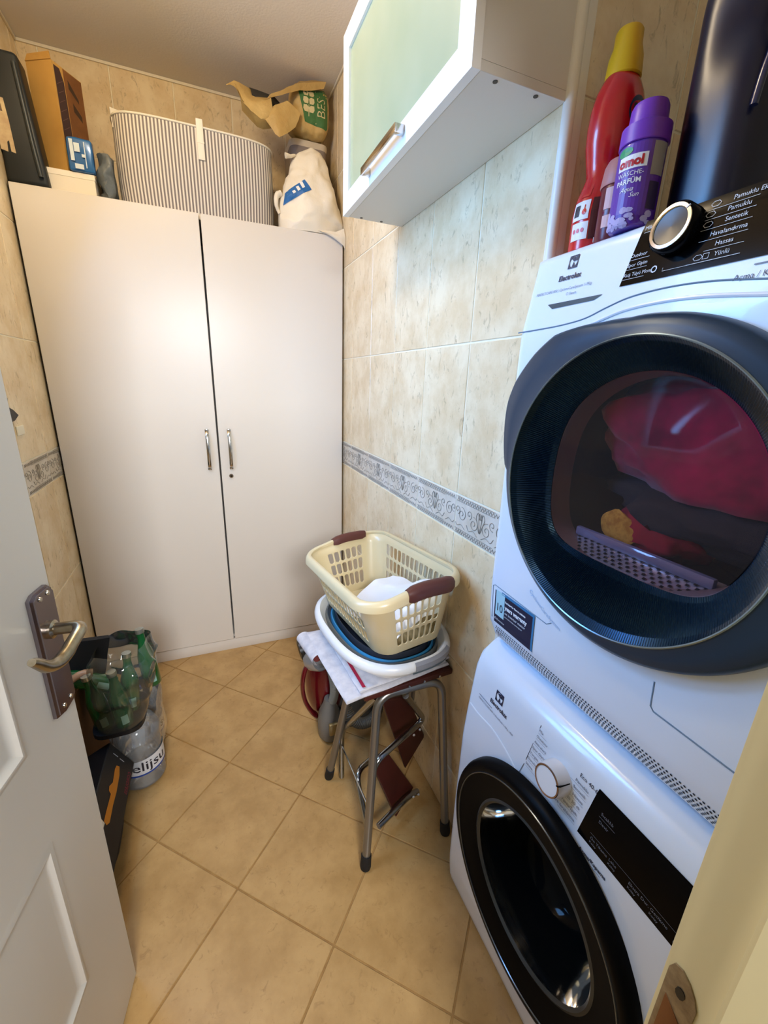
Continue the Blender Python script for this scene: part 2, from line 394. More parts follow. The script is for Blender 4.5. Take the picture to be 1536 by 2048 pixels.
# diagonal floor tiles, each one a piece cut at the walls
def clip(poly, a, b, c):                                # keep a*x + b*y <= c
    out = []
    for i in range(len(poly)):
        p, q = poly[i], poly[(i + 1) % len(poly)]; dp, dq = a * p[0] + b * p[1] - c, a * q[0] + b * q[1] - c
        if dp <= 0: out.append(p)
        if (dp < 0) != (dq < 0) and abs(dp - dq) > 1e-9:
            t = dp / (dp - dq); out.append((p[0] + (q[0] - p[0]) * t, p[1] + (q[1] - p[1]) * t))
    return out
FT, O0 = 0.3285, (0.198, 0.716)
hs = (FT - 0.0048) / 2 * math.sqrt(2)
full = None
for i in range(-9, 10):
    for j in range(-9, 10):
        cx = O0[0] + (-(i + .5) + (j + .5)) * FT * 0.70711; cyy = O0[1] + ((i + .5) + (j + .5)) * FT * 0.70711
        poly = [(cx + hs, cyy), (cx, cyy + hs), (cx - hs, cyy), (cx, cyy - hs)]
        if cyy > YB + 0.3 or cyy < -0.7: continue
        n0 = list(poly)
        for a, b_, c in ((-1, 0, -XL), (1, 0, XR + (0.5 if cyy < YN - .2 else 0.0)), (0, 1, YB), (0, -1, 0.45)): poly = clip(poly, a, b_, c)
        if len(poly) < 3: continue
        ar = abs(sum(poly[k][0] * poly[(k + 1) % len(poly)][1] - poly[(k + 1) % len(poly)][0] * poly[k][1] for k in range(len(poly)))) / 2
        if ar < 0.0012: continue
        if poly == n0 and full is not None: me = full
        else:
            b = nb(); mx, my = cx, cyy; c = 0.0016
            gx = sum(p[0] for p in poly) / len(poly); gy = sum(p[1] for p in poly) / len(poly)
            def ins(p, d): v = Vector((gx - p[0], gy - p[1])); return (p[0] + v.x * d / max(v.length, .01), p[1] + v.y * d / max(v.length, .01))
            A = [b.verts.new((p[0] - mx, p[1] - my, -0.006)) for p in poly]; B = [b.verts.new((p[0] - mx, p[1] - my, -0.0012)) for p in poly]
            C = [b.verts.new((q[0] - mx, q[1] - my, 0.0)) for q in (ins(p, c) for p in poly)]
            b.faces.new(C); k_ = len(poly)
            for k in range(k_): l = (k + 1) % k_; b.faces.new((A[k], A[l], B[l], B[k])); b.faces.new((B[k], B[l], C[l], C[k]))
            bmesh.ops.recalc_face_normals(b, faces=b.faces); me = bpy.data.meshes.new('floor_tile'); b.to_mesh(me); b.free(); me.materials.append(m_ftile)
            if poly == n0: full = me
        o = bpy.data.objects.new('floor_tile', me); COL.objects.link(o); o.parent = floor; o.location = (cx, cyy, 0)

# open room door on the left
HX, HY = -0.410, 0.100
du_ = Vector((math.sin(R(9.5)), math.cos(R(9.5)), 0)); dn_ = Vector((du_.y, -du_.x, 0)); HE = Vector((-0.286, 0.840, 0)); DWID = 0.752
def D3(u, z, n=0.0): return HE + du_ * u + dn_ * n + Vector((0, 0, z))
b = nb()
SK = [(-0.660, 0.206, 0.700), (-0.660, 0.850, 1.930)]
pans = [(-0.620, -0.150, 0.310, 0.690), (-0.620, -0.150, 0.872, 1.900)]
us = sorted({-DWID, 0.0, *[p[0] for p in pans], *[p[1] for p in pans]}); zs = sorted({0.008, 2.03, *[p[2] for p in pans], *[p[3] for p in pans]})
for a, c in zip(us, us[1:]):
    for d, e in zip(zs, zs[1:]):
        hole = any(abs(a - p[0]) < 1e-6 and abs(c - p[1]) < 1e-6 and d >= p[2] - 1e-6 and e <= p[3] + 1e-6 for p in pans)
        for nn in (0.0, -0.038):
            if not (hole and nn == 0.0): b.faces.new([b.verts.new(D3(*q, nn)) for q in ((a, d), (c, d), (c, e), (a, e))])
for a, c in zip(us, us[1:]): b.faces.new([b.verts.new(D3(*q)) for q in ((a, .008, 0), (c, .008, 0), (c, .008, -.038), (a, .008, -.038))]); b.faces.new([b.verts.new(D3(*q)) for q in ((a, 2.03, 0), (c, 2.03, 0), (c, 2.03, -.038), (a, 2.03, -.038))])
for d, e in zip(zs, zs[1:]):
    for u in (-DWID, 0.0): b.faces.new([b.verts.new(D3(*q)) for q in ((u, d, 0), (u, e, 0), (u, e, -.038), (u, d, -.038))])
steps = [(0, 0), (0.004, 0.0012), (0.009, 0.0030), (0.014, 0.0028), (0.019, -0.0010), (0.026, -0.0035), (0.034, -0.0035), (0.070, -0.0015), (0.080, -0.0010)]
for p in pans:                                          # raised moulding and bevelled field of each panel
    prev = None
    for k, (ins_, h_) in enumerate(steps):
        cur = [b.verts.new(D3(*q, h_)) for q in ((p[0] + ins_, p[2] + ins_), (p[1] - ins_, p[2] + ins_), (p[1] - ins_, p[3] - ins_), (p[0] + ins_, p[3] - ins_))]
        if prev:
            for i in range(4): b.faces.new((prev[i], prev[(i + 1) % 4], cur[(i + 1) % 4], cur[i]))
        prev = cur
    b.faces.new(prev)
door = ob('door_1', fix(b), m_doorpaint, origin=(HX, HY, 0), smooth=25, kind='structure')
b = nb()
pl = [(-0.072 + 0.0, 0.872), (-0.052, 0.866), (-0.018, 0.868), (-0.007, 0.877), (-0.007, 1.098), (-0.020, 1.110), (-0.060, 1.110), (-0.072, 1.104)]
prism(b, pl, 0.0, 0.006, D3); prism(b, [(u * .86 - 0.0056, (z - .99) * .97 + .99) for u, z in pl], 0.006, 0.0105, D3)
hp = ob('handle_plate', fix(b), [m_darkchrome], door, 30)
b = nb()
for u, z in ((-0.028, 1.098), (-0.052, 1.098), (-0.028, 0.884), (-0.052, 0.884)):
    b = nb(); lathe(b, [(0.0001, 0.0), (0.0045, 0.0), (0.0040, 0.0018), (0.0001, 0.0022)], (0, 0, 0), 'Z', 10); bmesh.ops.transform(b, matrix=Matrix.Translation(D3(u, z, 0.0108)) @ dn_.to_track_quat('Z', 'Y').to_matrix().to_4x4(), verts=b.verts[-40:])
    ob('screw', b, m_chrome, hp)
b = nb(); lathe(b, [(0.0001, 0), (0.016, 0), (0.016, 0.006), (0.011, 0.009)], (0, 0, 0), 'Z', 20); bmesh.ops.transform(b, matrix=Matrix.Translation(D3(-0.042, 1.035, 0.010)) @ dn_.to_track_quat('Z', 'Y').to_matrix().to_4x4(), verts=b.verts)
path = bendpath([D3(-0.042, 1.035, 0.01), D3(-0.047, 1.040, 0.062), D3(-0.085, 1.030, 0.060)], 0.014, 5) + smoothpath([D3(-0.10, 1.026, .060), D3(-0.125, 1.024, .058), D3(-0.150, 1.034, .056), D3(-0.172, 1.056, .056), D3(-0.184, 1.066, .057)], 4)
tube(b, path, [0.0105] * 8 + [0.011 - 0.006 * max(0, (i / 17)) ** 2 for i in range(len(path) - 8)], n=12)
ob('lever', b, m_chromeworn, door)

# door jamb on the right with its strike plate
b = nb(); JX = 0.340
prism(b, [(JX, 0.122 - 0.006), (JX + .002, 0.1205), (JX + 0.006, 0.122), (X1 + 0.055, 0.122), (X1 + 0.055, YF - .022), (X1, YF - .022), (X1, -0.06), (JX - 0.012, -0.06), (JX - 0.012, 0.074), (JX - 0.009, 0.0775), (JX - 0.004, 0.079), (JX - 0.001, 0.084), (JX, 0.090)], 0.0, 2.12, lambda x, y, z: Vector((x, y, z)))
jamb = ob('trim_1', fix(b), m_jamb, origin=(JX, 0.1, 0), kind='structure')
b = nb()
sp_ = [(0.0905, 0.79)] + [(0.0905, 0.955)] + [(0.0905 + 0.0245 * math.sin(R(90 * i / 8)), 0.955 + 0.033 * (1 - abs(1 - i / 4) ** 2.2) * (1 if i < 5 else 1)) for i in range(1, 8)] + [(0.115, 0.955), (0.115, 0.79)]
sp_ = [(0.0905, 0.79), (0.0905, 0.962), (0.094, 0.972), (0.100, 0.981), (0.107, 0.986), (0.1135, 0.984), (0.1165, 0.975), (0.1165, 0.79)]
prism(b, sp_, 0.0, 0.0016, lambda y, z, x: Vector((JX - x, y, z)))
strike = ob('strike_plate', b, pm('brass_plate', '#b0a184', 0.45, 0.75, var=('#80705a', 60, 4, 0.3, 0.7)), jamb, 25)
b = nb(); prism(b, [(0.097, 0.80), (0.097, 0.93), (0.1125, 0.945), (0.1125, 0.80)], 0.0015, 0.0022, lambda y, z, x: Vector((JX - x, y, z)))
ob('latch_hole', b, pm('latch_wood', '#7a4818', 0.8), strike)
b = nb(); prism(b, [(0.1035 + .004 * math.cos(R(a)), 0.962 + .006 * math.sin(R(a))) for a in range(0, 360, 36)], 0.0015, 0.0024, lambda y, z, x: Vector((JX - x, y, z))); ob('screw', b, m_blacks, strike)
b = nb(); box(b, (X0, -0.06, 0), (HX - 0.004, 0.122, 2.12)); box(b, (X0, -0.06, 2.05), (X1, 0.10, 2.12)); ob('trim_6', b, m_jamb, kind='structure')
# ------------------------------------------------------------------ wardrobe
WX0, WX1, WY, WZ = -0.600, 0.657, 2.180, 2.115
wd = empty('wardrobe', (0.03, 2.4, 0), 'tall white two-door wardrobe with arched metal handles filling the end wall', 'wardrobe')
b = nb()
box(b, (WX0, WY + 0.021, 0.0), (WX0 + 0.018, YB - 0.02, WZ)); box(b, (WX1 - 0.018, WY + 0.021, 0.0), (WX1, YB - 0.02, WZ))
box(b, (WX0, WY + 0.021, WZ - 0.018), (WX1, YB - 0.02, WZ)); box(b, (WX0 + .018, WY + 0.03, 0.06), (WX1 - .018, YB - 0.02, 0.078)); box(b, (WX0 + .018, YB - .026, 0.0), (WX1 - .018, YB - 0.02, WZ - .018))
ob('carcass', b, m_wood, wd)
ob('plinth', box(nb(), (WX0 + .001, WY + 0.004, 0.0), (WX1 - .001, WY + 0.0205, 0.062), 0.001), m_wood, wd)
GX = 0.034
for k, (a, c) in enumerate(((WX0, GX - 0.0040), (GX + 0.0040, WX1))):
    d = ob('door', box(nb(), (a, WY, 0.066), (c, WY + 0.0185, WZ - 0.001), 0.0012, 1), m_wood, wd)
    hx = GX - 0.047 if k == 0 else GX + 0.052
    b = nb()
    path = [(hx, WY - 0.002, 1.220), (hx, WY - 0.018, 1.200), (hx, WY - 0.026, 1.165), (hx, WY - 0.029, 1.128), (hx, WY - 0.026, 1.090), (hx, WY - 0.018, 1.055), (hx, WY - 0.002, 1.036)]
    tube(b, smoothpath(path, 5), 0, n=10, flat=(0.0085, 0.0042, (1, 0, 0)))
    for zz in (1.220, 1.036): box(b, (hx - 0.0085, WY - 0.010, zz - 0.006), (hx + 0.0085, WY + 0.001, zz + 0.006), 0.002)
    ob('handle', b, m_chrome, d)
    if k == 1:
        b = nb(); lathe(b, [(0.0001, -0.004), (0.004, -0.004), (0.0045, -0.006), (0.0095, -0.006), (0.0105, -0.003), (0.0105, 0.001)], (0, 0, 0), 'Z', 20)
        bmesh.ops.transform(b, matrix=Matrix.Translation((GX + 0.048, WY, 0.995)) @ Matrix.Rotation(R(-90), 4, 'X') , verts=b.verts); ob('lock', b, m_chrome, d)
        b = nb(); lathe(b, [(0.0001, 0), (0.0032, 0), (0.0032, 0.0022)], (0, 0, 0), 'Z', 12); bmesh.ops.transform(b, matrix=Matrix.Translation((GX + 0.048, WY - 0.0052, 0.995)) @ Matrix.Rotation(R(90), 4, 'X'), verts=b.verts)
        ob('keyhole', b, m_black, d)
ob('side_gap_shade', box(nb(), (WX0 - 0.0025, WY + 0.0015, 0.0), (WX0 - 0.0002, WY + 0.03, WZ)), m_gap, wd)  # dark strip standing for the shadow in the gap beside the wall

# ------------------------------------------------------------------ wall cabinet
CX, CY0, CY1, CZ0, CZ1 = 0.476, 0.776, 1.512, 1.974, 2.424
m_cab = pm('cabinet_laminate', '#dcd6ca', 0.45, bump=(220, 0.06, 0.001))
wc = empty('wall_cabinet', ((CX + XR) / 2, 1.144, CZ0), 'white wall cabinet with a lift-up frosted glass door hung above the basket', 'cabinet')
b = nb(); e = 0.016; CB = XR - 0.0025
box(b, (CX, CY0, CZ0), (CB, CY1, CZ0 + e), 0.0008, 1); box(b, (CX, CY0, CZ1 - e), (CB, CY1, CZ1), 0.0008, 1)
box(b, (CX, CY0, CZ0 + e), (CB, CY0 + e, CZ1 - e)); box(b, (CX, CY1 - e, CZ0 + e), (CB, CY1, CZ1 - e)); box(b, (CB - .004, CY0 + e, CZ0 + e), (CB, CY1 - e, CZ1 - e))
box(b, (CX + .01, CY0 + e, 2.19), (CB, CY1 - e, 2.206))
ob('carcass', b, m_cab, wc)
for x, y in ((0.515, CY0 + .012), (0.605, CY0 + .012), (0.515, CY1 - .012), (0.585, CY1 - .012)):
    b = nb(); lathe(b, [(0.0001, 0), (0.0045, 0), (0.0045, -0.0012), (0.0001, -0.0012)], (x, y, CZ0), 'Z', 12); ob('screw_cap', b, pm('cap_brown', '#4a4030', 0.6), wc)
DX = 0.457; fw = 0.052
cd = ob('door_frame', fix(prism(prism(prism(prism(nb(),
    [(CY0 - .002, CZ0 - .001), (CY1 + .002, CZ0 - .001), (CY1 + .002 - fw, CZ0 - .001 + fw), (CY0 - .002 + fw, CZ0 - .001 + fw)], 0, .018, lambda y, z, x: Vector((DX + x, y, z))),
    [(CY1 + .002, CZ0 - .001), (CY1 + .002, CZ1 + .001), (CY1 + .002 - fw, CZ1 + .001 - fw), (CY1 + .002 - fw, CZ0 - .001 + fw)], 0, .018, lambda y, z, x: Vector((DX + x, y, z))),
    [(CY1 + .002, CZ1 + .001), (CY0 - .002, CZ1 + .001), (CY0 - .002 + fw, CZ1 + .001 - fw), (CY1 + .002 - fw, CZ1 + .001 - fw)], 0, .018, lambda y, z, x: Vector((DX + x, y, z))),
    [(CY0 - .002, CZ1 + .001), (CY0 - .002, CZ0 - .001), (CY0 - .002 + fw, CZ0 - .001 + fw), (CY0 - .002 + fw, CZ1 + .001 - fw)], 0, .018, lambda y, z, x: Vector((DX + x, y, z)))), pm('frame_white', '#f0ede6', 0.35), wc)
ob('glass_pane', box(nb(), (DX + .007, CY0 + fw - .004, CZ0 + fw - .004), (DX + .011, CY1 - fw + .004, CZ1 - fw + .004)), pm('frosted_glass', '#aab08e', 0.34, var=('#9da682', 5, 2, 0.3, 0.7), coat=0.15), wc)
b = nb(); zc_ = CZ0 + 0.029
box(b, (DX - .024, 1.045, zc_ - .009), (DX - .019, 1.275, zc_ + .009), 0.001)
for y in (1.045, 1.263): box(b, (DX - .021, y, zc_ - .009), (DX, y + .012, zc_ + .009), 0.0008)
ob('handle', b, m_chrome, cd)

# ------------------------------------------------------------------ laundry machines
MY0, MY1, MYC = 0.160, 0.757, 0.4585
def machine_front(bm, f, z0, z1, yc_, zc_, hole, back, rr=0.020, n=168, m=44):
    """front skin with a round opening, edges rolled back, sides and back"""
    angs = [2 * math.pi * i / n for i in range(n)]
    for c in ((MY0, z0), (MY0, z1), (MY1, z0), (MY1, z1)):
        a = math.atan2(c[1] - zc_, c[0] - yc_) % (2 * math.pi); k = min(range(n), key=lambda i: abs(angs[i] - a)); angs[k] = a
    def edge(y, z):
        e = 0
        for d in (y - MY0, MY1 - y, z - z0 + rr * 0.4, z1 - z):
            if d < rr: e = max(e, rr - math.sqrt(max(rr * rr - (rr - max(d, 0)) ** 2, 0)))
        return e
    rings = []
    ts = [(i / 30) * 0.93 for i in range(31)] + [0.93 + 0.07 * (i / 13) for i in range(1, 14)]
    for t in ts:
        ring = []
        for a in angs:
            c, s = math.cos(a), math.sin(a)
            ty = ((MY1 if c > 0 else MY0) - yc_) / c if abs(c) > 1e-9 else 1e9; tz = ((z1 if s > 0 else z0) - zc_) / s if abs(s) > 1e-9 else 1e9
            L = min(ty, tz); r = hole + (L - hole) * t; y, z = yc_ + c * r, zc_ + s * r
            ring.append(bm.verts.new((f(z) + edge(y, z), y, z)))
        rings.append(ring)
    last = [bm.verts.new((back, v.co.y, v.co.z)) for v in rings[-1]]; rings.append(last)
    for A, B in zip(rings, rings[1:]):
        for i in range(n): bm.faces.new((A[i], A[(i + 1) % n], B[(i + 1) % n], B[i]))
    bm.faces.new(last)
    return fix(bm)
def onX(f, off=0.0): return lambda u, v: Vector((f(v) - off, MYC - u, v))        # u runs to the reader's right along the front

# --- dryer
DZ0, DZ1 = 0.842, 1.706
fdt = [(.842, .650), (.860, .632), (.885, .616), (.92, .608), (1.0, .603), (1.3, .601), (1.565, .603), (1.578, .606), (1.61, .612), (1.70, .6275), (1.706, .632)]
fd = lambda z: interp(fdt, z)
dr = empty('tumble_dryer', (0.9, MYC, DZ0), 'white tumble dryer with a dark round door, stacked on the washing machine', 'dryer')
DCY, DCZ = 0.452, 1.305
ob('body', machine_front(nb(), fd, DZ0, DZ1, DCY, DCZ, 0.205, 1.20), m_white, dr, 50)
tab = [(0, .271), (12, .290), (24, .311), (32, .316), (45, .312), (55, .305), (62, .291), (72, .273), (82, .2635), (95, .262), (125, .265), (150, .272), (180, .283)]
def rout(a):
    d = math.degrees(a) % 360
    if d <= 180: return interp(tab, d)
    c, s = math.cos(a), math.sin(a); py, pz = DCY - 0.435, DCZ - 1.325; bb = py * c + pz * s
    q = -bb + math.sqrt(bb * bb - (py * py + pz * pz) + 0.281 ** 2)
    return q if d > 200 else q + (0.283 - q) * (200 - d) / 20 if q < .283 else min(q, .285)
def rin(a):                                              # window opening, flattened at the bottom
    s = math.sin(a); c = math.cos(a); r = 0.186
    if s < -0.3: r = (r ** -9 + (0.134 / -s) ** -9) ** (-1 / 9)
    if c > 0.3: r = (r ** -9 + (0.176 / c) ** -9) ** (-1 / 9)
    return r
def polar(bm, radii, n=120, mi=0):
    rings = [[bm.verts.new((x(a) if callable(x) else x, DCY + (r(a) if callable(r) else r) * math.cos(a), DCZ + (r(a) if callable(r) else r) * math.sin(a))) for a in (2 * math.pi * i / n for i in range(n))] for r, x in radii]
    for A, B in zip(rings, rings[1:]):
        for i in range(n): bm.faces.new((A[i], A[(i + 1) % n], B[(i + 1) % n], B[i])).material_index = mi
    return rings
b = nb()
polar(b, [(rout, .6035), (lambda a: rout(a) + .0, .590), (lambda a: rout(a) - .004, .578), (lambda a: rout(a) - .010, .5735), (lambda a: .5 * (rout(a) - .010) + .5 * .2365, .5705), (.2365, .568), (.2335, .5665)], 144)
dd = ob('door', b, m_slate, dr, 60)
b = nb(); tube(b, [(0.5668, DCY + .2325 * math.cos(2 * math.pi * i / 120), DCZ + .2325 * math.sin(2 * math.pi * i / 120)) for i in range(120)], 0.0018, n=6, closed=True)
ob('rim_ring', b, pm('rim_blue_metal', '#7f95a8', 0.2, 0.9), dd)
b = nb(); n = 720; rings = []
for k in range(8):
    t = k / 7; ring = []
    for i in range(n):
        a = 2 * math.pi * i / n; r = .2315 + (rin(a) + .001 - .2315) * t; x = .5672 + .052 * (t ** 0.85)
        x += (0.0011 if i % 2 else -0.0011) * min(1, 4 * t, 4 * (1 - t) + .2)
        ring.append(b.verts.new((x, DCY + r * math.cos(a), DCZ + r * math.sin(a))))
    rings.append(ring)
for A, B in zip(rings, rings[1:]):
    for i in range(n): b.faces.new((A[i], A[(i + 1) % n], B[(i + 1) % n], B[i]))
ob('ribbed_dish', b, m_dish, dd, 10)
b = nb(); polar(b, [(lambda a: rin(a), .6190), (lambda a: rin(a) * .93, .6208), (lambda a: rin(a) * .6, .6225), (lambda a: rin(a) * .25, .6232), (0.001, .6234)], 96)
ob('window_glass', b, film('dryer_glass', '#d8c8ce', 0.985, 0.03, 1.22, 0.0), dd, 60)
b = nb(); polar(b, [(lambda a: rin(a) + .002, .6215), (lambda a: rin(a) * .985, .640), (lambda a: rin(a) * .97, .662), (lambda a: .205, .667), (.26, .672)], 96)
ob('door_liner', b, pm('liner_mauve', '#6b5855', 0.35), dd, 40)
b = nb()                                                 # lint filter grille under the window
for i in range(34):
    for j in range(7):
        y = DCY - .125 + .25 * i / 34; x0 = .624 + j * .0075; z0 = DCZ - .1335 + j * .0032 + .002
        if (i + j) % 2 == 0: flatpoly(b, [(x0, y, z0), (x0, y + .0052, z0), (x0 + .0048, y + .0052, z0 + .002), (x0 + .0048, y, z0 + .002)], 1)
flatpoly(b, [(.622, DCY - .135, DCZ - .1345), (.622, DCY + .125, DCZ - .1345), (.680, DCY + .125, DCZ - .1095), (.680, DCY - .135, DCZ - .1095)], 0)
ob('lint_filter', b, [pm('filter_silver', '#b9c3d2', 0.25, 0.6), m_blacks], dd, 0)
b = nb(); box(b, (.656, DCY - .130, DCZ - .118), (.668, DCY + .125, DCZ - .100), 0.004); ob('door_ledge', b, film('ledge_reflection_tint', '#9aa6cf', 0.6, 0.06, 1.5, 0.2), dd)  # its bluish tint stands for the reflection along the lower glass
b = nb(); lathe(b, [(.26, .673), (.262, .68), (.262, 1.12), (.20, 1.14), (.0001, 1.14)], (0, DCY, DCZ), 'X', 64)
ob('drum', b, pm('drum_steel', '#2e2826', 0.5, 0.4), dr, 40)
# control fascia
pz = lambda u, v: Vector((fd(v) - 0.0012, MYC - u, v))
def Y(y): return MYC - y                                 # world Y to front coordinate
b = nb()
nu, nv = 8, 8
def fasc(s, t):
    v = 1.617 + (1.7035 - 1.617) * t; y0 = .537 + (.522 - .537) * t; y = y0 + (MY0 + .035 - y0) * s; return Vector((fd(v) - .0014, y, v))
grid_surface(b, nu, nv, fasc); ob('display_panel', b, m_black, dr, 40)
ax = Vector((-0.986, 0, 0.164)).normalized(); kc = Vector((fd(1.673), .462, 1.673))
kq = Matrix.Translation(kc) @ ax.to_track_quat('Z', 'Y').to_matrix().to_4x4()
def knob(prof, mt, nm, par, q, n=48):
    b = nb(); lathe(b, prof, (0, 0, 0), 'Z', n); bmesh.ops.transform(b, matrix=q, verts=b.verts); return ob(nm, fix(b), mt, par, 40)
kn = knob([(.032, 0), (.0315, .020), (.0285, .0235)], m_black, 'dial', dr, kq)
knob([(.0285, .0225), (.0275, .0245), (.0235, .0248), (.0225, .0232)], m_chrome, 'dial_ring', kn, kq)
knob([(.0228, .0226), (.012, .0216), (.0001, .0212)], pm('dial_face', '#3a3a3a', 0.28, 1.0), 'dial_face', kn, kq)
kdir = ax.to_track_quat('Z', 'Y').to_matrix().to_4x4()
b = nb(); box(b, (-.0007, .0236, .0235), (.0007, .0290, .0253)); bmesh.ops.transform(b, matrix=Matrix.Translation(kc) @ kdir @ Matrix.Rotation(R(-48), 4, 'Z'), verts=b.verts); ob('pointer', b, m_printw, kn)
# printing on the fascia
def LOGO(bm, u, v, s, to3, mi=0):
    def q(pts): flatpoly(bm, [to3(u + x * s, v + y * s) for x, y in pts], mi)
    k = 16
    for (sx, sy_) in ((1, 1), (-1, 1), (-1, -1), (1, -1)):      # square with a round window
        arc = [(0.42 * math.cos(R(90 * i / k)) * sx, 0.42 * math.sin(R(90 * i / k)) * sy_) for i in range(k + 1)]
        for i in range(k):
            t0, t1 = R(90 * i / k), R(90 * (i + 1) / k)
            o0 = 0.5 / max(math.cos(t0), math.sin(t0)); o1 = 0.5 / max(math.cos(t1), math.sin(t1))
            q([arc[i], (o0 * math.cos(t0) * sx, o0 * math.sin(t0) * sy_), (o1 * math.cos(t1) * sx, o1 * math.sin(t1) * sy_), arc[i + 1]])
    q([(0.02, .02), (.16, .42), (-.30, .28)]); q([(0.02, .02), (-.10, -.42), (.20, -.37)]); q([(.02, .02), (.40, .08), (.20, .37)])
b = nb(); T = pz
LOGO(b, Y(.652), 1.678, .021, T); text(b, 'Electrolux', .0125, (Y(.678), 1.6535), T, bold=.0004)
text(b, 'PERFECTCARE 800 | CycloneCareSystem 1-9Kg', .0066, (Y(.728), 1.634), T, mi=1); text(b, '○ Steam', .0066, (Y(.650), 1.6245), T, mi=1)
text(b, 'Açma / Kapama', .0098, (Y(.370), 1.597), T, mi=0)
ribbon(b, [(Y(.352), 1.609), (Y(.30), 1.609)], .0016, T, 1)
ob('printed_text', b, [m_print, m_printg], dr, 0, kind='stuff')
b = nb(); T = onX(fd, 0.0024)
for s, y, z, icon in (('Pamuklu Eko', .402, 1.6945, 1), ('Pamuklu', .405, 1.683, 1), ('Sentetik', .404, 1.671, 1), ('Havalandırma', .417, 1.6575, 0), ('Hassas', .4065, 1.6445, 0), ('Yünlü', .4035, 1.632, 2)):
    text(b, s, .0078, (Y(y), z), T); ribbon(b, [(Y(y + (.033 if icon else .012)), z - .0062), (Y(.372), z - .0062)], .0005, T)
    if icon: ribbon(b, [(Y(y + .020 + .006 * math.cos(R(a))), z + .0035 * math.sin(R(a))) for a in range(0, 361, 60)], .0007, T)
    if icon == 2: ribbon(b, [(Y(y + .010 + .005 * math.cos(R(a))), z + .0045 * math.sin(R(a))) for a in range(45, 406, 90)], .0007, T)
for s, y, z in (('Mikrofiber', .519, 1.6925), ('Outdoor', .530, 1.6575), ('Spor Giyim', .5315, 1.6445), ('Kuş Tüyü Mont', .5335, 1.631)):
    text(b, s, .0072, (Y(y), z), T); ribbon(b, [(Y(y), z - .0058), (Y(.498), z - .0058)], .0005, T)
ribbon(b, [(Y(.484 + .004 * math.cos(R(a))), 1.631 + .004 * math.sin(R(a))) for a in range(0, 361, 45)], .0018, T)
ribbon(b, [(Y(.470), 1.630), (Y(.470), 1.6255), (Y(.372), 1.6255)], .0005, T)
ob('printed_legend', b, m_printw, dr, 0, kind='stuff')
# drawer pull recess, seams, service flap
b = nb(); T = onX(fd, 0.0010)
flatpoly(b, [T(Y(.676), 1.6035), T(Y(.690), 1.6125), T(Y(.566), 1.6115), T(Y(.582), 1.6045)]); ob('drawer_pull', b, pm('recess_dark', '#2d3a40', 0.5), dr, 0)
b = nb(); T = onX(fd, -0.0010); bb = [(Y(.7555), 1.5685), (Y(.70), 1.5695), (Y(.64), 1.5715), (Y(.59), 1.577), (Y(.55), 1.589), (Y(.51), 1.5985), (Y(.452), 1.602), (Y(.39), 1.5985), (Y(.32), 1.588), (Y(.25), 1.577), (Y(.165), 1.572)]
tube(b, [onX(fd, 0.0002)(p.x, p.y) for p in smoothpath([(x, z, 0) for x, z in bb], 6)], .0013, n=5); ob('fascia_seam', b, m_seam, dr, 0)
b = nb(); tube(b, [onX(fd, 0.0002)(p.x, p.y) for p in smoothpath([(x, z - .012 - .006 * math.cos((x) * 5), 0) for x, z in bb[3:9]], 6)], .0030, n=8); ob('arch_moulding', b, m_white2, dr, 40)
b = nb()
tube(b, [onX(fd, 0.0001)(Y(y), z) for y, z in ((.735, .92), (.737, 1.005), (.730, 1.009), (.560, 1.003), (.548, 1.012))], .0011, n=5)
ob('flap_seam', b, m_seam, dr, 0); b = nb()
tube(b, [onX(fd, 0.0001)(Y(y), z) for y, z in ((.335, 1.035), (.332, .992), (.326, .986), (.165, .984))], .0014, n=5); ob('flap_seam', b, m_seam, dr, 0)
b = nb(); text(b, 'CycloneCareSystem', .0125, (0, 0), lambda x, y: Vector((fd(DCZ - .303) - .0012, DCY - (.3025 - y) * math.sin((x - .09) / .3025 - .28), DCZ - (.3025 - y) * math.cos((x - .09) / .3025 - .28))), 'LEFT')
ob('embossed_text', b, pm('pale_blue_print', '#a9c8e6', 0.5), dr, 0, kind='stuff')
# ventilation holes along the foot of the dryer
b = nb()
for j in range(6):
    z = .868 + j * .0066
    for i in range(80):
        y = .722 - i * .0068 - (j % 2) * .0034
        if y < .17: continue
        flatpoly(b, [onX(fd, 0.0007)(Y(y + .0021 * math.cos(R(a))), z + .0021 * math.sin(R(a))) for a in range(0, 360, 60)])
ob('vent_hole', b, pm('vent_dark', '#1c2430', 0.7), dr, 0, kind='stuff')
# warranty sticker
T0 = onX(fd, 0.0011); T1 = onX(fd, 0.0016); T2 = onX(fd, 0.0021)
b = nb()
def patch(bm, y0, z0, y1, z1, T, mi, k=6):
    for i in range(k):
        a, c = z0 + (z1 - z0) * i / k, z0 + (z1 - z0) * (i + 1) / k; flatpoly(bm, [T(Y(y0), a), T(Y(y1), a), T(Y(y1), c), T(Y(y0), c)], mi)
patch(b, .7265, .913, .592, .999, T0, 0); patch(b, .702, .997, .592, 1.0035, T1, 2, 1); patch(b, .597, .913, .5915, 1.0035, T1, 2); patch(b, .722, .936, .690, 1.001, T1, 1)
text(b, '10', .030, (Y(.720), .958), T2, mi=3, sx=.85); text(b, 'Register for free to activate', .0072, (Y(.688), .984), T1, mi=4, sx=.85, bold=.0003); text(b, 'years warranty', .0150, (Y(.688), .970), T1, mi=4, sx=.82, bold=.0006)
text(b, 'on inverter motor', .0100, (Y(.688), .956), T1, mi=4, sx=.95); text(b, 'www.electrolux.com/register', .0055, (Y(.688), .946), T1, mi=4, sx=.95); text(b, '◎ Electrolux', .0070, (Y(.7235), .925), T1, mi=4)
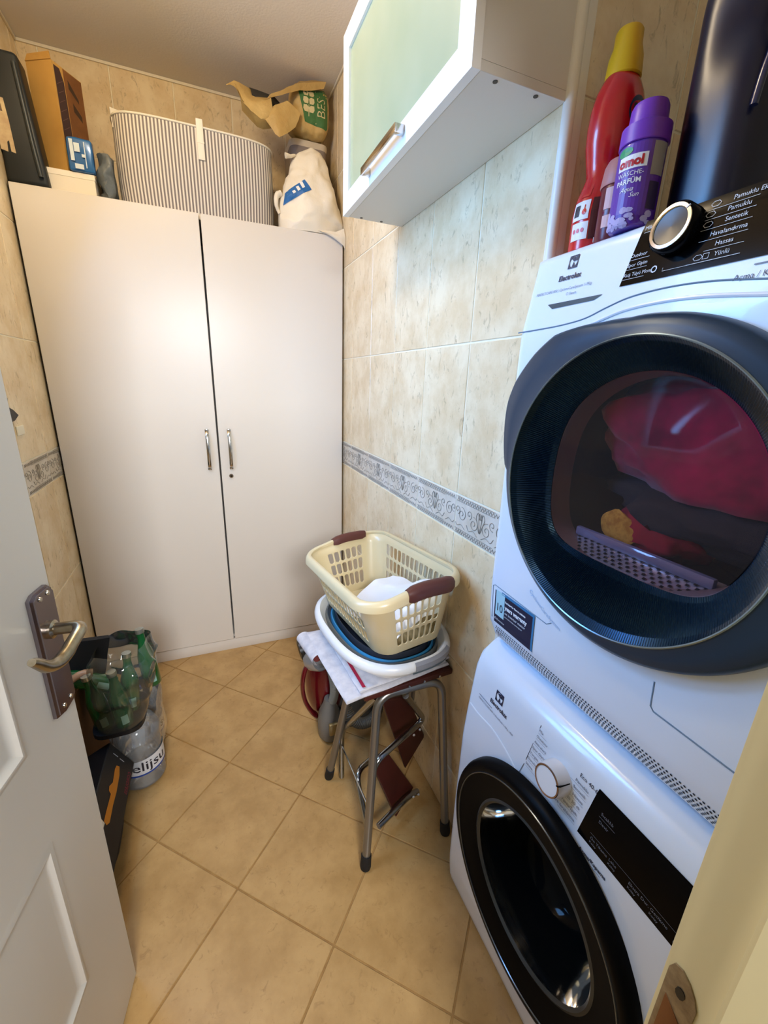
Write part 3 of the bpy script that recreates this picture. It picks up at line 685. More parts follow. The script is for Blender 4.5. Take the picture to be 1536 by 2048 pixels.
ribbon(b, [(Y(.64), .924), (Y(.60), .924)], .0014, T1, 3); ribbon(b, [(Y(.64), .920), (Y(.61), .920)], .0014, T1, 3)
ob('warranty_sticker', b, [pm('sticker_navy', '#0f1638', 0.4), pm('sticker_pale', '#a8d3e0', 0.4), pm('sticker_blue', '#2f78a8', 0.4), m_print, pm('sticker_white', '#e8eef2', 0.5)], dr, 0, kind='stuff')

# --- washing machine
WZ1 = 0.838
fwt = [(0, .579), (.03, .573), (.1, .567), (.3, .565), (.56, .567), (.64, .573), (.70, .579), (.775, .587), (.795, .592), (.812, .602), (.825, .616), (.838, .640)]
fw_ = lambda z: interp(fwt, z)
wm = empty('washing_machine', (0.88, MYC, 0), 'white washing machine with a black round door standing on the floor under the dryer', 'washing machine')
WCY, WCZ = 0.452, 0.400
ob('body', machine_front(nb(), fw_, 0.004, WZ1, WCY, WCZ, 0.190, 1.18), m_white, wm, 50)
b = nb(); lathe(b, [(.268, .568), (.2675, .556), (.263, .546), (.254, .540), (.246, .539), (.241, .541)], (0, WCY, WCZ), 'X', 96)
wdr = ob('door', b, pm('door_black', '#08090b', 0.38, spec=0.06), wm, 60)
b = nb(); lathe(b, [(.2425, .5405), (.2415, .5385), (.2395, .5385), (.2385, .5405)], (0, WCY, WCZ), 'X', 96); ob('rim_ring', b, pm('rim_grey', '#5d646b', 0.25, 0.8), wdr, 60)
b = nb(); lathe(b, [(.240, .5405), (.212, .546), (.190, .552), (.180, .556)], (0, WCY, WCZ), 'X', 96); ob('door_inner_ring', b, pm('ring_black', '#07080a', 0.45, spec=0.04), wdr, 60)
b = nb(); lathe(b, [(.182, .5555), (.176, .553), (.1705, .559)], (0, WCY, WCZ), 'X', 96); ob('bowl_ring', b, pm('bowl_grey', '#3c4143', 0.3, 0.3), wdr, 60)
b = nb(); lathe(b, [(.171, .5585), (.160, .590), (.150, .640), (.138, .690), (.10, .715), (.0001, .722)], (0, WCY, WCZ), 'X', 72); ob('glass_bowl', b, film('bowl_glass', '#5a5f63', 0.965, 0.06, 1.16, 0.0), wdr, 60)
b = nb(); lathe(b, [(.189, .570), (.185, .62), (.20, .65), (.24, .66), (.24, 1.05), (.0001, 1.06)], (0, WCY, WCZ), 'X', 56); ob('drum', b, pm('drum_dark', '#232527', 0.5, 0.3), wm, 40)
b = nb(); tube(b, [(.578, WCY + .179 * math.cos(2 * math.pi * i / 72), WCZ + .179 * math.sin(2 * math.pi * i / 72)) for i in range(72)], .008, n=8, closed=True); ob('door_gasket', b, pm('gasket_grey', '#4c5052', 0.5), wm, 60)
T0 = onX(fw_, 0.0013); T1 = onX(fw_, 0.0020)
b = nb()
def wf(s, t):
    z = .672 + (.786 - .672) * t; y0 = .3825 + (.3685 - .3825) * t; return T0(Y(y0 + (MY0 + .03 - y0) * s), z)
grid_surface(b, 6, 12, wf); ob('display_panel', b, m_black, wm, 40)
ax2 = Vector((-0.9945, 0, 0.10)).normalized(); kq2 = Matrix.Translation((fw_(.728), .449, .728)) @ ax2.to_track_quat('Z', 'Y').to_matrix().to_4x4()
kn2 = knob([(.0335, 0), (.0330, .016), (.0305, .0300)], pm('dial_white', '#e4dfdc', 0.25, 0.2), 'dial', wm, kq2)
knob([(.0306, .0295), (.0298, .0315), (.0272, .0315), (.0268, .0300)], pm('ring_rose', '#b59d96', 0.2, 1.0), 'dial_ring', kn2, kq2)
knob([(.0270, .0302), (.0001, .0302)], pm('dial_cap', '#e9eef4', 0.3), 'dial_face', kn2, kq2)
b = nb(); box(b, (-.0010, .026, .0200), (.0010, .0322, .0322)); box(b, (-.0010, .0300, .004), (.0010, .0338, .0300)); bmesh.ops.transform(b, matrix=kq2 @ Matrix.Rotation(R(-62), 4, 'Z'), verts=b.verts); ob('pointer', b, m_black, kn2)
b = nb(); T = onX(fw_, 0.0011)
LOGO(b, Y(.6435), .757, .027, T); text(b, 'Electrolux', .0150, (Y(.671), .731), T, bold=.0004)
text(b, 'PERFECTCARE 800 | UltraWash 1-9Kg 1400', .0072, (Y(.712), .707), T, mi=1)
ribbon(b, [(Y(.712), .716), (Y(.66), .7150)], .0018, T, 1)
ribbon(b, [(Y(.517), .790), (Y(.530), .690)], .0011, T); ribbon(b, [(Y(.532), .678), (Y(.5385), .648)], .0011, T)
for k, s in enumerate(('Mix', 'Outdoor', 'Anti-alerji', 'Spor Giyim', 'Yorgan', 'Durulama', 'Sıkma')): text(b, s, .0085, (Y(.5175 + k * .0018), .778 - k * .0155), T, mi=1); ribbon(b, [(Y(.5175 + k * .0018), .7715 - k * .0155), (Y(.488 + abs(k - 3) * .002), .7715 - k * .0155)], .0005, T, 1)
text(b, 'Eco 40-60', .0110, (Y(.4085), .7765), T)
for k, s in enumerate(('Pamuklu', 'Sentetik', 'Hassas', 'Hızlı 20 dk', 'Yünlü/İpek', 'Buharlı ferahlatma')): text(b, s, .0088, (Y(.384 + k * .0018), .760 - k * .0155), T, 'RIGHT', mi=1); ribbon(b, [(Y(.424 + k * .002), .7535 - k * .0155), (Y(.382 + k * .0018), .7535 - k * .0155)], .0005, T, 1)
text(b, 'Açma/Kapama', .0100, (Y(.371), .648), T, bold=.0002); ribbon(b, [(Y(.371), .640), (Y(.322), .640)], .0006, T)
ob('printed_text', b, [m_print, m_printg], wm, 0, kind='stuff')
b = nb()
text(b, 'Sıcaklık', .0085, (Y(.352), .750), T1); ribbon(b, [(Y(.354), .742), (Y(.322), .742)], .0006, T1); text(b, 'Devir', .0085, (Y(.352), .733), T1)
ribbon(b, [(Y(.359), .6985), (Y(MY0 + .04), .6985)], .0006, T1)
for s, y in (('Ön Yıkama', .357), ('Leke', .318), ('Ekstra\u0020Dur.', .280), ('Gecikme', .242), ('Başlat', .204)): text(b, s, .0078, (Y(y), .690), T1); text(b, 'Kolay', .0064, (Y(y), .6815), T1)
ob('printed_legend', b, pm('dim_print', '#6f7480', 0.5), wm, 0, kind='stuff')
b = nb(); tube(b, [onX(fw_, .0001)(p.x, p.y) for p in smoothpath([(Y(.738), .667, 0), (Y(.70), .664, 0), (Y(.64), .668, 0), (Y(.58), .655, 0), (Y(.545), .640, 0)], 6)], .0022, n=6); ob('drawer_seam', b, m_white2, wm, 40)

# --- laundry showing through the dryer window
def blob(name, c, rad, mt, label, amp, sc, seed, cut=None, cat='clothing', sub=4):
    t = nb(); bmesh.ops.create_icosphere(t, subdivisions=sub, radius=1.0)
    for v in t.verts:
        p = v.co.normalized(); d = 1 + noise.noise(p * sc + Vector((seed, 0, 0))) * amp + noise.noise(p * sc * 2.7 + Vector((0, seed, 0))) * amp * .45
        v.co = Vector((c[0] + p.x * rad[0] * d, c[1] + p.y * rad[1] * d, c[2] + p.z * rad[2] * d))
        if cut: v.co = cut(v.co)
    return tag(ob(name, t, mt, None, 60), label, cat)
def keep(v):
    v.x = max(v.x, .684); d = Vector((v.y - DCY, v.z - DCZ))
    if d.length > .255: d *= .255 / d.length; v.y, v.z = DCY + d.x, DCZ + d.y
    return v
blob('crimson_towel', (.75, .40, 1.395), (.10, .215, .105), pm('crimson_cloth', '#c8144a', 0.9, sheen=.3, var=('#7c0f2c', 12, 3, .3, .7)), 'crimson towel pressed to the top of the dryer window', .28, 1.6, 3.1, keep, 'towel')
blob('charcoal_top', (.785, .39, 1.272), (.10, .20, .062), pm('charcoal_cloth', '#2c2b2d', 0.95, var=('#202022', 10, 3, .3, .7)), 'dark charcoal garment across the middle of the dryer drum', .25, 1.7, 8.4, keep)
sh = blob('red_shirt', (.738, .462, 1.222), (.06, .078, .050), pm('red_cloth', '#a8122a', 0.9, var=('#7a0d20', 14, 3, .3, .7)), 'red shirt with a yellow print low in the dryer window', .25, 1.8, 5.2, keep)
t = nb(); bmesh.ops.create_icosphere(t, subdivisions=3, radius=1.0)
for v in t.verts: v.co = Vector((.688 + v.co.x * .006, .510 + v.co.y * .040 + v.co.z * .006, 1.222 + v.co.z * .030 - abs(v.co.y) * .006)) + noise.noise_vector(v.co * 2) * .003
ob('yellow_print', t, pm('yellow_print', '#d9a53a', 0.9, var=('#b07a1c', 60, 3, .35, .6)), sh)
# ------------------------------------------------------------------ bottles on the dryer
BT = DZ1 + 0.0005
def bottle(name, loc, prof, mt, label, cap, capm, sx=1.0, sy_=1.0, rot=0.0):
    r_ = empty(name, loc, label, 'bottle')
    b = nb(); lathe(b, prof, loc, 'Z', 40, sx, sy_, rot, closed=True); ob('bottle_body', b, mt, r_, 50)
    b = nb(); lathe(b, cap, loc, 'Z', 32, 1, 1, closed=True); ob('bottle_cap', b, capm, r_, 45)
    return r_
def cyl_to(loc, prof, sx, sy_, off, face):
    """(u along the skin, v height) to the skin of a squashed bottle, face = direction the label looks in"""
    def f(u, v):
        rr = interp([(h_, q) for q, h_ in prof], v); a = face + u / max(rr * (sx + sy_) / 2, .01)
        return Vector((loc[0] + (rr * sx + off) * math.cos(a), loc[1] + (rr * sy_ + off) * math.sin(a), loc[2] + v))
    return f
def label_patch(bm, f, u0, v0, u1, v1, mi=0, nu=10, nv=4):
    V = [[bm.verts.new(f(u0 + (u1 - u0) * i / nu, v0 + (v1 - v0) * j / nv)) for j in range(nv + 1)] for i in range(nu + 1)]
    for i in range(nu):
        for j in range(nv): bm.faces.new((V[i][j], V[i + 1][j], V[i + 1][j + 1], V[i][j + 1])).material_index = mi
FC = R(218)                                              # towards the doorway
m_red = pm('red_plastic', '#c3101c', 0.25, coat=0.3); m_lab = pm('label_white', '#e3dedb', 0.45)
lc = (0.710, 0.692, BT); pr = [(.046, .0), (.051, .004), (.052, .06), (.048, .088), (.041, .108), (.036, .122), (.040, .145), (.045, .168), (.0465, .195), (.045, .222), (.040, .245), (.032, .262), (.026, .270)]
rb = bottle('detergent_bottle', lc, pr, m_red, 'tall red bottle with a yellow cap standing on the dryer by the wall corner',
            [(.027, .266), (.029, .268), (.027, .295), (.022, .312), (.0215, .330), (.019, .334), (.0001, .334)], pm('cap_yellow', '#d8a80c', 0.4), 1.05, .86)
b = nb(); f = cyl_to(lc, pr, 1.05, .86, .0008, FC + .45); f2 = cyl_to(lc, pr, 1.05, .86, .0014, FC + .45)
def disc(bm, f, u, v, ru, rv, mi, n=28):
    c = bm.verts.new(f(u, v)); k = [bm.verts.new(f(u + ru * math.cos(2 * math.pi * i / n), v + rv * math.sin(2 * math.pi * i / n))) for i in range(n)]
    for i in range(n): bm.faces.new((c, k[i], k[(i + 1) % n])).material_index = mi
disc(b, f, .026, .208, .019, .024, 0); disc(b, f2, .026, .209, .0165, .014, 1); text(b, 'Bin', .019, (.013, .2095), cyl_to(lc, pr, 1.05, .86, .0019, FC + .45), mi=2, bold=.0008)
f0 = cyl_to(lc, pr, 1.05, .86, .0008, FC - .55); f1 = cyl_to(lc, pr, 1.05, .86, .0013, FC - .55)
label_patch(b, f0, -.008, .086, .012, .100, 1); label_patch(b, f0, -.020, .050, .016, .080, 3); label_patch(b, f0, -.018, .018, .018, .046, 3)
label_patch(b, f1, -.015, .056, -.003, .074, 2); disc(b, f1, .007, .062, .004, .005, 1); ribbon(b, [(.007, .066), (.0072, .073)], .002, f1, 1)
for i in range(3): disc(b, f1, -.010 + .009 * i, .033, .0032, .0036, 4)
label_patch(b, f0, .020, .0, .068, .082, 5); label_patch(b, f1, .030, .010, .058, .0185, 3); text(b, 'MAXX', .0095, (.0345, .0142), cyl_to(lc, pr, 1.05, .86, .0018, FC - .55), mi=2)
ob('bottle_label', b, [pm('label_navy', '#1c2952', 0.4), m_red, pm('label_ink', '#2a2630', 0.5), m_lab, pm('label_pink', '#d86a7a', 0.5), pm('label_maroon', '#4a0d16', 0.4)], rb, 0, kind='stuff')
b = nb()
# dark pink bottle between them
lc2 = (0.678, 0.628, BT); pr2 = [(.026, 0), (.029, .004), (.029, .085), (.024, .098)]
pb = bottle('softener_bottle', lc2, pr2, pm('maroon_plastic', '#5e1020', 0.3), 'small dark pink bottle with a pale cap between the red and purple bottles',
            [(.0305, .083), (.0315, .085), (.0285, .112), (.024, .121), (.0001, .123)], pm('cap_salmon', '#b5746c', 0.5))
b = nb(); f = cyl_to(lc2, pr2, 1, 1, .0008, FC); label_patch(b, f, -.020, .047, .024, .078, 0); label_patch(b, f, -.020, .020, .024, .038, 0); ribbon(b, [(-.02, .0425), (.024, .0425)], .004, cyl_to(lc2, pr2, 1, 1, .0011, FC), 1); text(b, '14', .012, (.006, .010), f, mi=0)
ob('bottle_label', b, [pm('label_rose', '#c9a09c', 0.5), pm('label_magenta', '#8e1c48', 0.5)], pb, 0, kind='stuff')
# purple bottle
lc3 = (0.654, 0.574, BT); pr3 = [(.029, 0), (.0325, .004), (.0325, .108), (.031, .115)]
m_pur = pm('purple_plastic', '#54278c', 0.25, coat=0.3)
ub = bottle('scent_booster_bottle', lc3, pr3, m_pur, 'purple bottle with a purple cap standing on the dryer beside the red bottle',
            [(.0335, .112), (.0345, .113), (.034, .136), (.0265, .140), (.0255, .160), (.023, .1655), (.0001, .1665)], pm('cap_purple', '#6a2aa0', 0.4))
b = nb(); F3 = FC - .25; f = cyl_to(lc3, pr3, 1, 1, .0007, F3); f1 = cyl_to(lc3, pr3, 1, 1, .0012, F3)
label_patch(b, f, -.040, .001, .040, .109, 5, 16, 6)
label_patch(b, f1, -.023, .077, .018, .095, 0); text(b, 'omol', .0165, (-.0215, .0855), cyl_to(lc3, pr3, 1, 1, .0017, F3), mi=1, bold=.0008)
text(b, 'WÄSCHE-', .0085, (-.022, .0705), f1, mi=0); text(b, 'PARFÜM', .0095, (-.022, .0605), f1, mi=0, bold=.0002); text(b, 'Aqua', .0090, (-.014, .050), f1, mi=0, shear=.4); text(b, 'Sun', .0090, (.000, .042), f1, mi=0, shear=.4)
disc(b, f1, -.016, .101, .012, .006, 2); label_patch(b, f1, .024, .066, .046, .108, 3); label_patch(b, f1, .026, .022, .044, .058, 4)
for i in range(26): disc(b, f1, random.uniform(-.038, .036), random.uniform(.003, .027) * (.6 + .4 * random.random()), random.uniform(.003, .008), random.uniform(.0025, .006), 6, 8)
ob('bottle_label', b, [m_lab, pm('brand_red', '#b01020', 0.4), pm('label_green', '#2b8c58', 0.5), pm('label_grey', '#8f8780', 0.5), pm('label_dark', '#26123f', 0.5), pm('label_violet', '#5a2c92', 0.35), pm('label_lilac', '#a99cc4', 0.6)], ub, 0, kind='stuff')
# big navy jug
nj = empty('detergent_jug', (0.765, 0.500, BT), 'big dark navy detergent jug with a side grip standing on the dryer', 'bottle')
def jug(s, t):
    a = 2 * math.pi * s; h_ = .40 * t; k = 3.4
    c, sn = math.cos(a), math.sin(a); sh_ = 1.0 if t < .62 else max(.30, 1 - ((t - .62) / .38) ** 1.7 * .72)
    base = .96 if t < .02 else 1
    rx, ry = .082 * base * (.5 + .5 * sh_), .062 * base * (.6 + .4 * sh_)
    d = (abs(c) ** k + abs(sn) ** k) ** (-1 / k)
    dent = .018 * math.exp(-((t - .58) / .10) ** 2) * max(0, math.cos(a - R(225))) ** 2
    return Vector((.765 + c * d * (rx - dent), .500 + sn * d * (ry - dent) + (.0 if t < .6 else (t - .6) * .02), BT + h_))
b = nb(); V = grid_surface(b, 56, 30, jug, closed_u=True); b.faces.new([V[i][0] for i in range(56)][::-1]); b.faces.new([V[i][-1] for i in range(56)])
ob('bottle_body', b, pm('navy_plastic', '#080b20', 0.30, spec=.4), nj, 50)
b = nb(); tube(b, smoothpath([(.700, .455, BT + .34), (.686, .445, BT + .30), (.688, .440, BT + .25), (.696, .440, BT + .205), (.690, .444, BT + .15), (.688, .446, BT + .115)], 6), 0.0048, n=8); ob('side_grip', b, pm('navy_plastic_rib', '#141b3e', 0.22, coat=.4), nj, 50)
b = nb(); lathe(b, [(.030, .398), (.032, .40), (.031, .440), (.027, .446), (.0001, .446)], (.765, .512, BT), 'Z', 28, closed=True); ob('bottle_cap', b, pm('cap_navy', '#1b2a60', 0.4), nj, 45)
# yellow box further back at the frame's edge
yb_ = empty('cleaner_bottle', (0.935, 0.470, BT), 'yellow bottle half hidden behind the navy jug on the dryer', 'bottle')
b = nb(); lathe(b, [(.036, 0), (.040, .005), (.040, .13), (.032, .15), (.016, .17), (.016, .185)], (0.935, .455, BT), 'Z', 28, closed=True); ob('bottle_body', b, pm('yellow_plastic', '#c99a12', 0.4), yb_, 45)
b = nb(); lathe(b, [(.019, .183), (.019, .21), (.0001, .212)], (0.935, .455, BT), 'Z', 24, closed=True); ob('bottle_cap', b, m_lab, yb_, 45)

# ------------------------------------------------------------------ step stool
ss = empty('step_stool', (0.48, 1.04, 0), 'folding step stool with grey tube legs and brown boards beside the washing machine', 'stool')
m_tube = pm('grey_tube', '#8e8b86', 0.30, 0.85); m_board = pm('brown_board', '#4a1a12', 0.45, var=('#3a130d', 8, 4, .3, .7), bump=(60, .1, .001)); m_rub = pm('black_rubber', '#0e0d0d', 0.7)
SR = 0.0135
ZS = 0.556
FL, FR, BL, BR = Vector((.342, .864, .004)), Vector((.632, .868, .004)), Vector((.317, 1.212, .004)), Vector((.632, 1.212, .004))
for a, c, ta, tc in ((FL, FR, Vector((.405, .962, ZS)), Vector((.625, .962, ZS))), (BL, BR, Vector((.390, 1.130, ZS)), Vector((.625, 1.130, ZS)))):
    mid = (ta + tc) / 2
    for p, q in ((a, ta), (c, tc)):
        b = nb(); pth = bendpath([p, q, mid], 0.055, 7); tube(b, pth, SR, n=14); lg = ob('leg', b, m_tube, ss, 60)
        b = nb(); d = (q - p).normalized(); tube(b, [p - d * .004, p + d * .004, p + d * .042], [.0155, .0175, .0165], n=14); ob('foot', b, m_rub, lg, 60)
b = nb(); RS = Matrix.Rotation(R(4), 3, 'Z'); box(b, (.345, .948, ZS + SR - .001), (.655, 1.20, ZS + SR + .018), .004, 2, RS); ob('seat', b, m_board, ss)
b = nb()
for x, y in ((.50, .945), (.555, .950), (.612, .955)):
    b = nb(); lathe(b, [(.0001, 0), (.004, .0), (.004, .003), (.0001, .0035)], (0, 0, 0), 'Z', 10); bmesh.ops.transform(b, matrix=Matrix.Translation((x, y - .0035 + .002, ZS + SR + .009)) @ Matrix.Rotation(R(90), 4, 'X'), verts=b.verts[-40:])
    ob('screw', b, m_chrome, ss)
m_st = pm('steel_tube', '#a9adb2', 0.18, 1.0); SR2 = .0105
def rail(pts, r=.045): b = nb(); tube(b, bendpath(pts, r, 6), SR2, n=12); return ob('step_rail', b, m_st, ss, 60)
r1 = rail([(.362, 1.192, .006), (.365, 1.205, .215), (.408, .982, .535)])
r2_ = rail([(.494, .952, .540), (.625, 1.052, .318), (.396, .948, .318), (.390, .960, .14)])
r3 = rail([(.452, 1.105, .150), (.372, 1.060, .165), (.384, .955, .012)])
r4 = rail([(.590, 1.00, .052), (.545, .985, .066), (.408, .925, .066)], .02)
b = nb(); tube(b, [(.362, 1.252, .150), (.362, .905, .195)], .0035, n=8); ob('brace_rod', b, m_st, ss)
def board(c4, th, par):
    P = [Vector(p) for p in c4]; nn = (P[1] - P[0]).cross(P[3] - P[0]).normalized() * th
    b = nb(); A = [b.verts.new(p) for p in P]; B = [b.verts.new(p + nn) for p in P]; b.faces.new(A); b.faces.new(B[::-1])
    for i in range(4): b.faces.new((A[i], A[(i + 1) % 4], B[(i + 1) % 4], B[i]))
    fix(b); bmesh.ops.bevel(b, geom=b.edges[:], offset=.002, segments=1, affect='EDGES'); return ob('step_board', b, m_board, par)
board([(.462, 1.055, .440), (.560, 1.062, .430), (.672, 1.115, .165), (.580, 1.085, .072)], .014, ss)
board([(.405, 1.00, .262), (.470, 1.02, .262), (.585, 1.02, .050), (.492, .965, .016)], .014, ss)
b = nb(); q = [(.590, 1.026, .318), (.560, 1.012, .318), (.560, .985, .070), (.585, .994, .060)]
for x, y, z in q:
    b = nb(); lathe(b, [(.0001, .0), (.0045, 0), (.004, .0025), (.0001, .003)], (0, 0, 0), 'Z', 10); bmesh.ops.transform(b, matrix=Matrix.Translation((x, y - SR2 - .0005, z)) @ Matrix.Rotation(R(90), 4, 'X'), verts=b.verts[-40:])
    ob('rivet', b, pm('rivet_white', '#e8e8e8', 0.3, .6), ss)

# ------------------------------------------------------------------ folded cloths, basins and basket on the stool
SEAT = ZS + SR + .018
m_towel = pm('grey_white_towel', '#d5d2d4', 0.95, var=('#b9b8bf', 26, 5, .28, .62), bump=(140, .3, .002))
def folded(name, corners, z, th, label, r_edge, stripe=False, lift=0.0):
    """folded cloth: a stack with a rounded fold, corners given anticlockwise"""
    P = [Vector((x, y, 0)) for x, y in corners]
    b = nb(); n, m_ = 26, 26
    def f(s, t, zz): p = (P[0] * (1 - s) + P[1] * s) * (1 - t) + (P[3] * (1 - s) + P[2] * s) * t; w = noise.noise(Vector((s * 4, t * 4, zz * 9))) * .003; return Vector((p.x, p.y, z + zz + w))
    top = grid_surface(b, n, m_, lambda s, t: f(s, t, th)); bot = grid_surface(b, n, m_, lambda s, t: f(s, t, 0))
    ring = [(i, 0) for i in range(n)] + [(n - 1, j) for j in range(1, m_)] + [(i, m_ - 1) for i in range(n - 2, -1, -1)] + [(0, j) for j in range(m_ - 2, 0, -1)]
    mid = []
    cen = (P[0] + P[2]) / 2
    for i, j in ring:
        p = (top[i][j].co + bot[i][j].co) / 2; d = (p - cen); d.z = 0; mid.append(b.verts.new(p + d.normalized() * th * .38))
    L = len(ring)
    for k in range(L):
        a, c = ring[k], ring[(k + 1) % L]
        b.faces.new((top[a[0]][a[1]], top[c[0]][c[1]], mid[(k + 1) % L], mid[k])); b.faces.new((mid[k], mid[(k + 1) % L], bot[c[0]][c[1]], bot[a[0]][a[1]]))
    return fix(b)
c1 = [(.296, .925), (.655, .978), (.625, 1.290), (.262, 1.300)]
tw = folded('folded_towel', c1, SEAT + .001, .012, '', .01)
tw_o = tag(ob('folded_towel', tw, m_towel, None, 60), 'speckled grey-white folded towel lying on the stool seat under the basin', 'towel')
b = nb(); pth = [(.262, 1.302 - .0, SEAT + .012)]
def roll(x0, y0, x1, y1, r, z):                          # rolled back fold at the left edge
    d = Vector((x1 - x0, y1 - y0, 0)); nn = Vector((-d.y, d.x, 0)).normalized(); t = nb(); n = 14
    rows = []
    for k in range(9):
        p = Vector((x0, y0, z)) + d * k / 8; rows.append([t.verts.new(p + nn * (math.sin(a) * r * 1.2) + Vector((0, 0, r - math.cos(a) * r))) for a in [R(20 + 200 * i / (n - 1)) for i in range(n)]])
    for A, B in zip(rows, rows[1:]):
        for i in range(n - 1): t.faces.new((A[i], A[i + 1], B[i + 1], B[i]))
    return t
b = nb()
T_ = [(.340, .938), (.668, .992), (.640, 1.285), (.318, 1.295)]
c2 = folded('b', T_, SEAT + .016, .009, '', .01)
tag(ob('folded_cloth', c2, m_towel, None, 60), 'second folded grey-white cloth with a crimson stripe, right beneath the white basin', 'towel')
sc = bpy.data.objects['folded_cloth']
b = nb(); V = []
for k in range(9):
    t = k / 8; p = Vector((.3535, .943, 0)).lerp(Vector((.334, 1.285, 0)), t); V.append((b.verts.new((p.x - .005, p.y, SEAT + .0305)), b.verts.new((p.x + .005, p.y, SEAT + .0305))))
for A, B in zip(V, V[1:]): b.faces.new((A[0], A[1], B[1], B[0]))
ob('stripe', b, pm('crimson_stripe', '#a31236', 0.9), sc, 0)
# rolled fold hanging over the far left edge of the towel
b = roll(.276, 1.165, .252, 1.310, .021, SEAT - .032); bmesh.ops.solidify(b, geom=b.faces[:], thickness=.004); ob('rolled_fold', fix(b), m_towel, tw_o, 60)
b = nb(); tube(b, [(.271, 1.172, SEAT - .010), (.256, 1.304, SEAT - .010)], .0135, n=14); ob('fold_lining', b, pm('fold_maroon', '#6a2a28', 0.9), tw_o, 60)
b = nb(); 
for k in range(2): pass
# fold layers at the right end
b = nb()
for k in range(3):
    tube(b, [(.650 - .004 * k, .980 + .006 * k, SEAT + .006 + .009 * k), (.628 - .004 * k, 1.27, SEAT + .006 + .009 * k)], .0052, n=8)
ob('fold_edge', b, m_towel, sc, 60)

TBZ = SEAT + .031
def basin(name, c, hx, hy, z0, h_, mt, label, rim, flare, k=2.6, rot=R(7)):
    def S_(a, q): cc, s = math.cos(a), math.sin(a); d = (abs(cc) ** k + abs(s) ** k) ** (-1 / k); x, y = cc * d * (hx + q), s * d * (hy + q); return c[0] + x * math.cos(rot) - y * math.sin(rot), c[1] + x * math.sin(rot) + y * math.cos(rot)
    prof = [(-.9, 0, 1), (-flare - .012, 0, 0), (-flare, .008, 0), (-rim * .8, h_ - .006, 0), (-rim * .3, h_ + .003, 0), (rim * .3, h_ + .003, 0), (rim * .8, h_ - .004, 0), (rim, h_ - .014, 0), (rim * .85, h_ - .022, 0), (rim * .5, h_ - .018, 0), (-.002 - rim * .5, h_ - .016, 0), (-flare + .004, .006, 0), (-flare - .012, .004, 0), (-.9, .004, 1)]
    b = nb(); n = 72; rings = []
    for q, zz, cap in prof:
        if cap: rings.append([b.verts.new((c[0], c[1], z0 + zz))]); continue
        rings.append([b.verts.new((*S_(2 * math.pi * i / n, q), z0 + zz)) for i in range(n)])
    for A, B in zip(rings, rings[1:]):
        for i in range(n):
            a, e = (A[0], A[0]) if len(A) == 1 else (A[i], A[(i + 1) % n]); g, h2 = (B[0], B[0]) if len(B) == 1 else (B[i], B[(i + 1) % n])
            b.faces.new([v for v in dict.fromkeys((a, e, h2, g))])
    fix(b)
    return tag(ob(name, b, mt, None, 50), label, 'basin'), S_
m_bw = pm('basin_white', '#e2e0dc', 0.28, coat=0.2)
bz, S1 = basin('basin', (.478, 1.150), .178, .252, TBZ, .080, m_bw, 'white plastic basin with a thick rolled rim on the folded towels, outermost of the nest', .014, .045)
# grey grip on the front of its rim
b = nb(); n = 14; ring = []
for k in range(n + 1):
    a = R(-97 + 42 * k / n); x, y = S1(a, .0155); x2, y2 = S1(a, .006); ring.append((b.verts.new((x2, y2, TBZ + .0845)), b.verts.new((x, y, TBZ + .078)), b.verts.new((x, y, TBZ + .062)), b.verts.new((x2, y2, TBZ + .055))))
for A, B in zip(ring, ring[1:]):
    for i in range(3): b.faces.new((A[i], B[i], B[i + 1], A[i + 1]))
ob('rim_grip', b, pm('grip_grey', '#8d8c90', 0.35), bz, 40)
b = nb(); ring = []
for k in range(n + 1):
    a = R(-100 + 38 * k / n); x, y = S1(a, .0165); ring.append((b.verts.new((x, y, TBZ + .0615)), b.verts.new((x, y, TBZ + .0555))))
for A, B in zip(ring, ring[1:]): b.faces.new((A[0], B[0], B[1], A[1]))
ob('rim_slot', b, pm('slot_slate', '#4d585c', 0.5), bz, 0)
basin('basin', (.482, 1.158), .153, .223, TBZ + .007, .053, pm('basin_grey', '#5c5e5c', 0.35), 'dark grey basin nested in the white one, its rim just showing at the left', .006, .038)
basin('basin', (.486, 1.162), .140, .208, TBZ + .013, .041, pm('basin_blue', '#3a87b4', 0.32), 'blue basin nested inside the grey one, its rim showing as a blue band', .006, .036)
basin('basin', (.488, 1.168), .127, .194, TBZ + .018, .046, pm('basin_shade_dark', '#2b2e36', 0.4), 'added dark basin standing for shade inside the nest, directly under the cream laundry basket', .004, .030)  # added to darken the hollow inside the blue basin; also props the basket

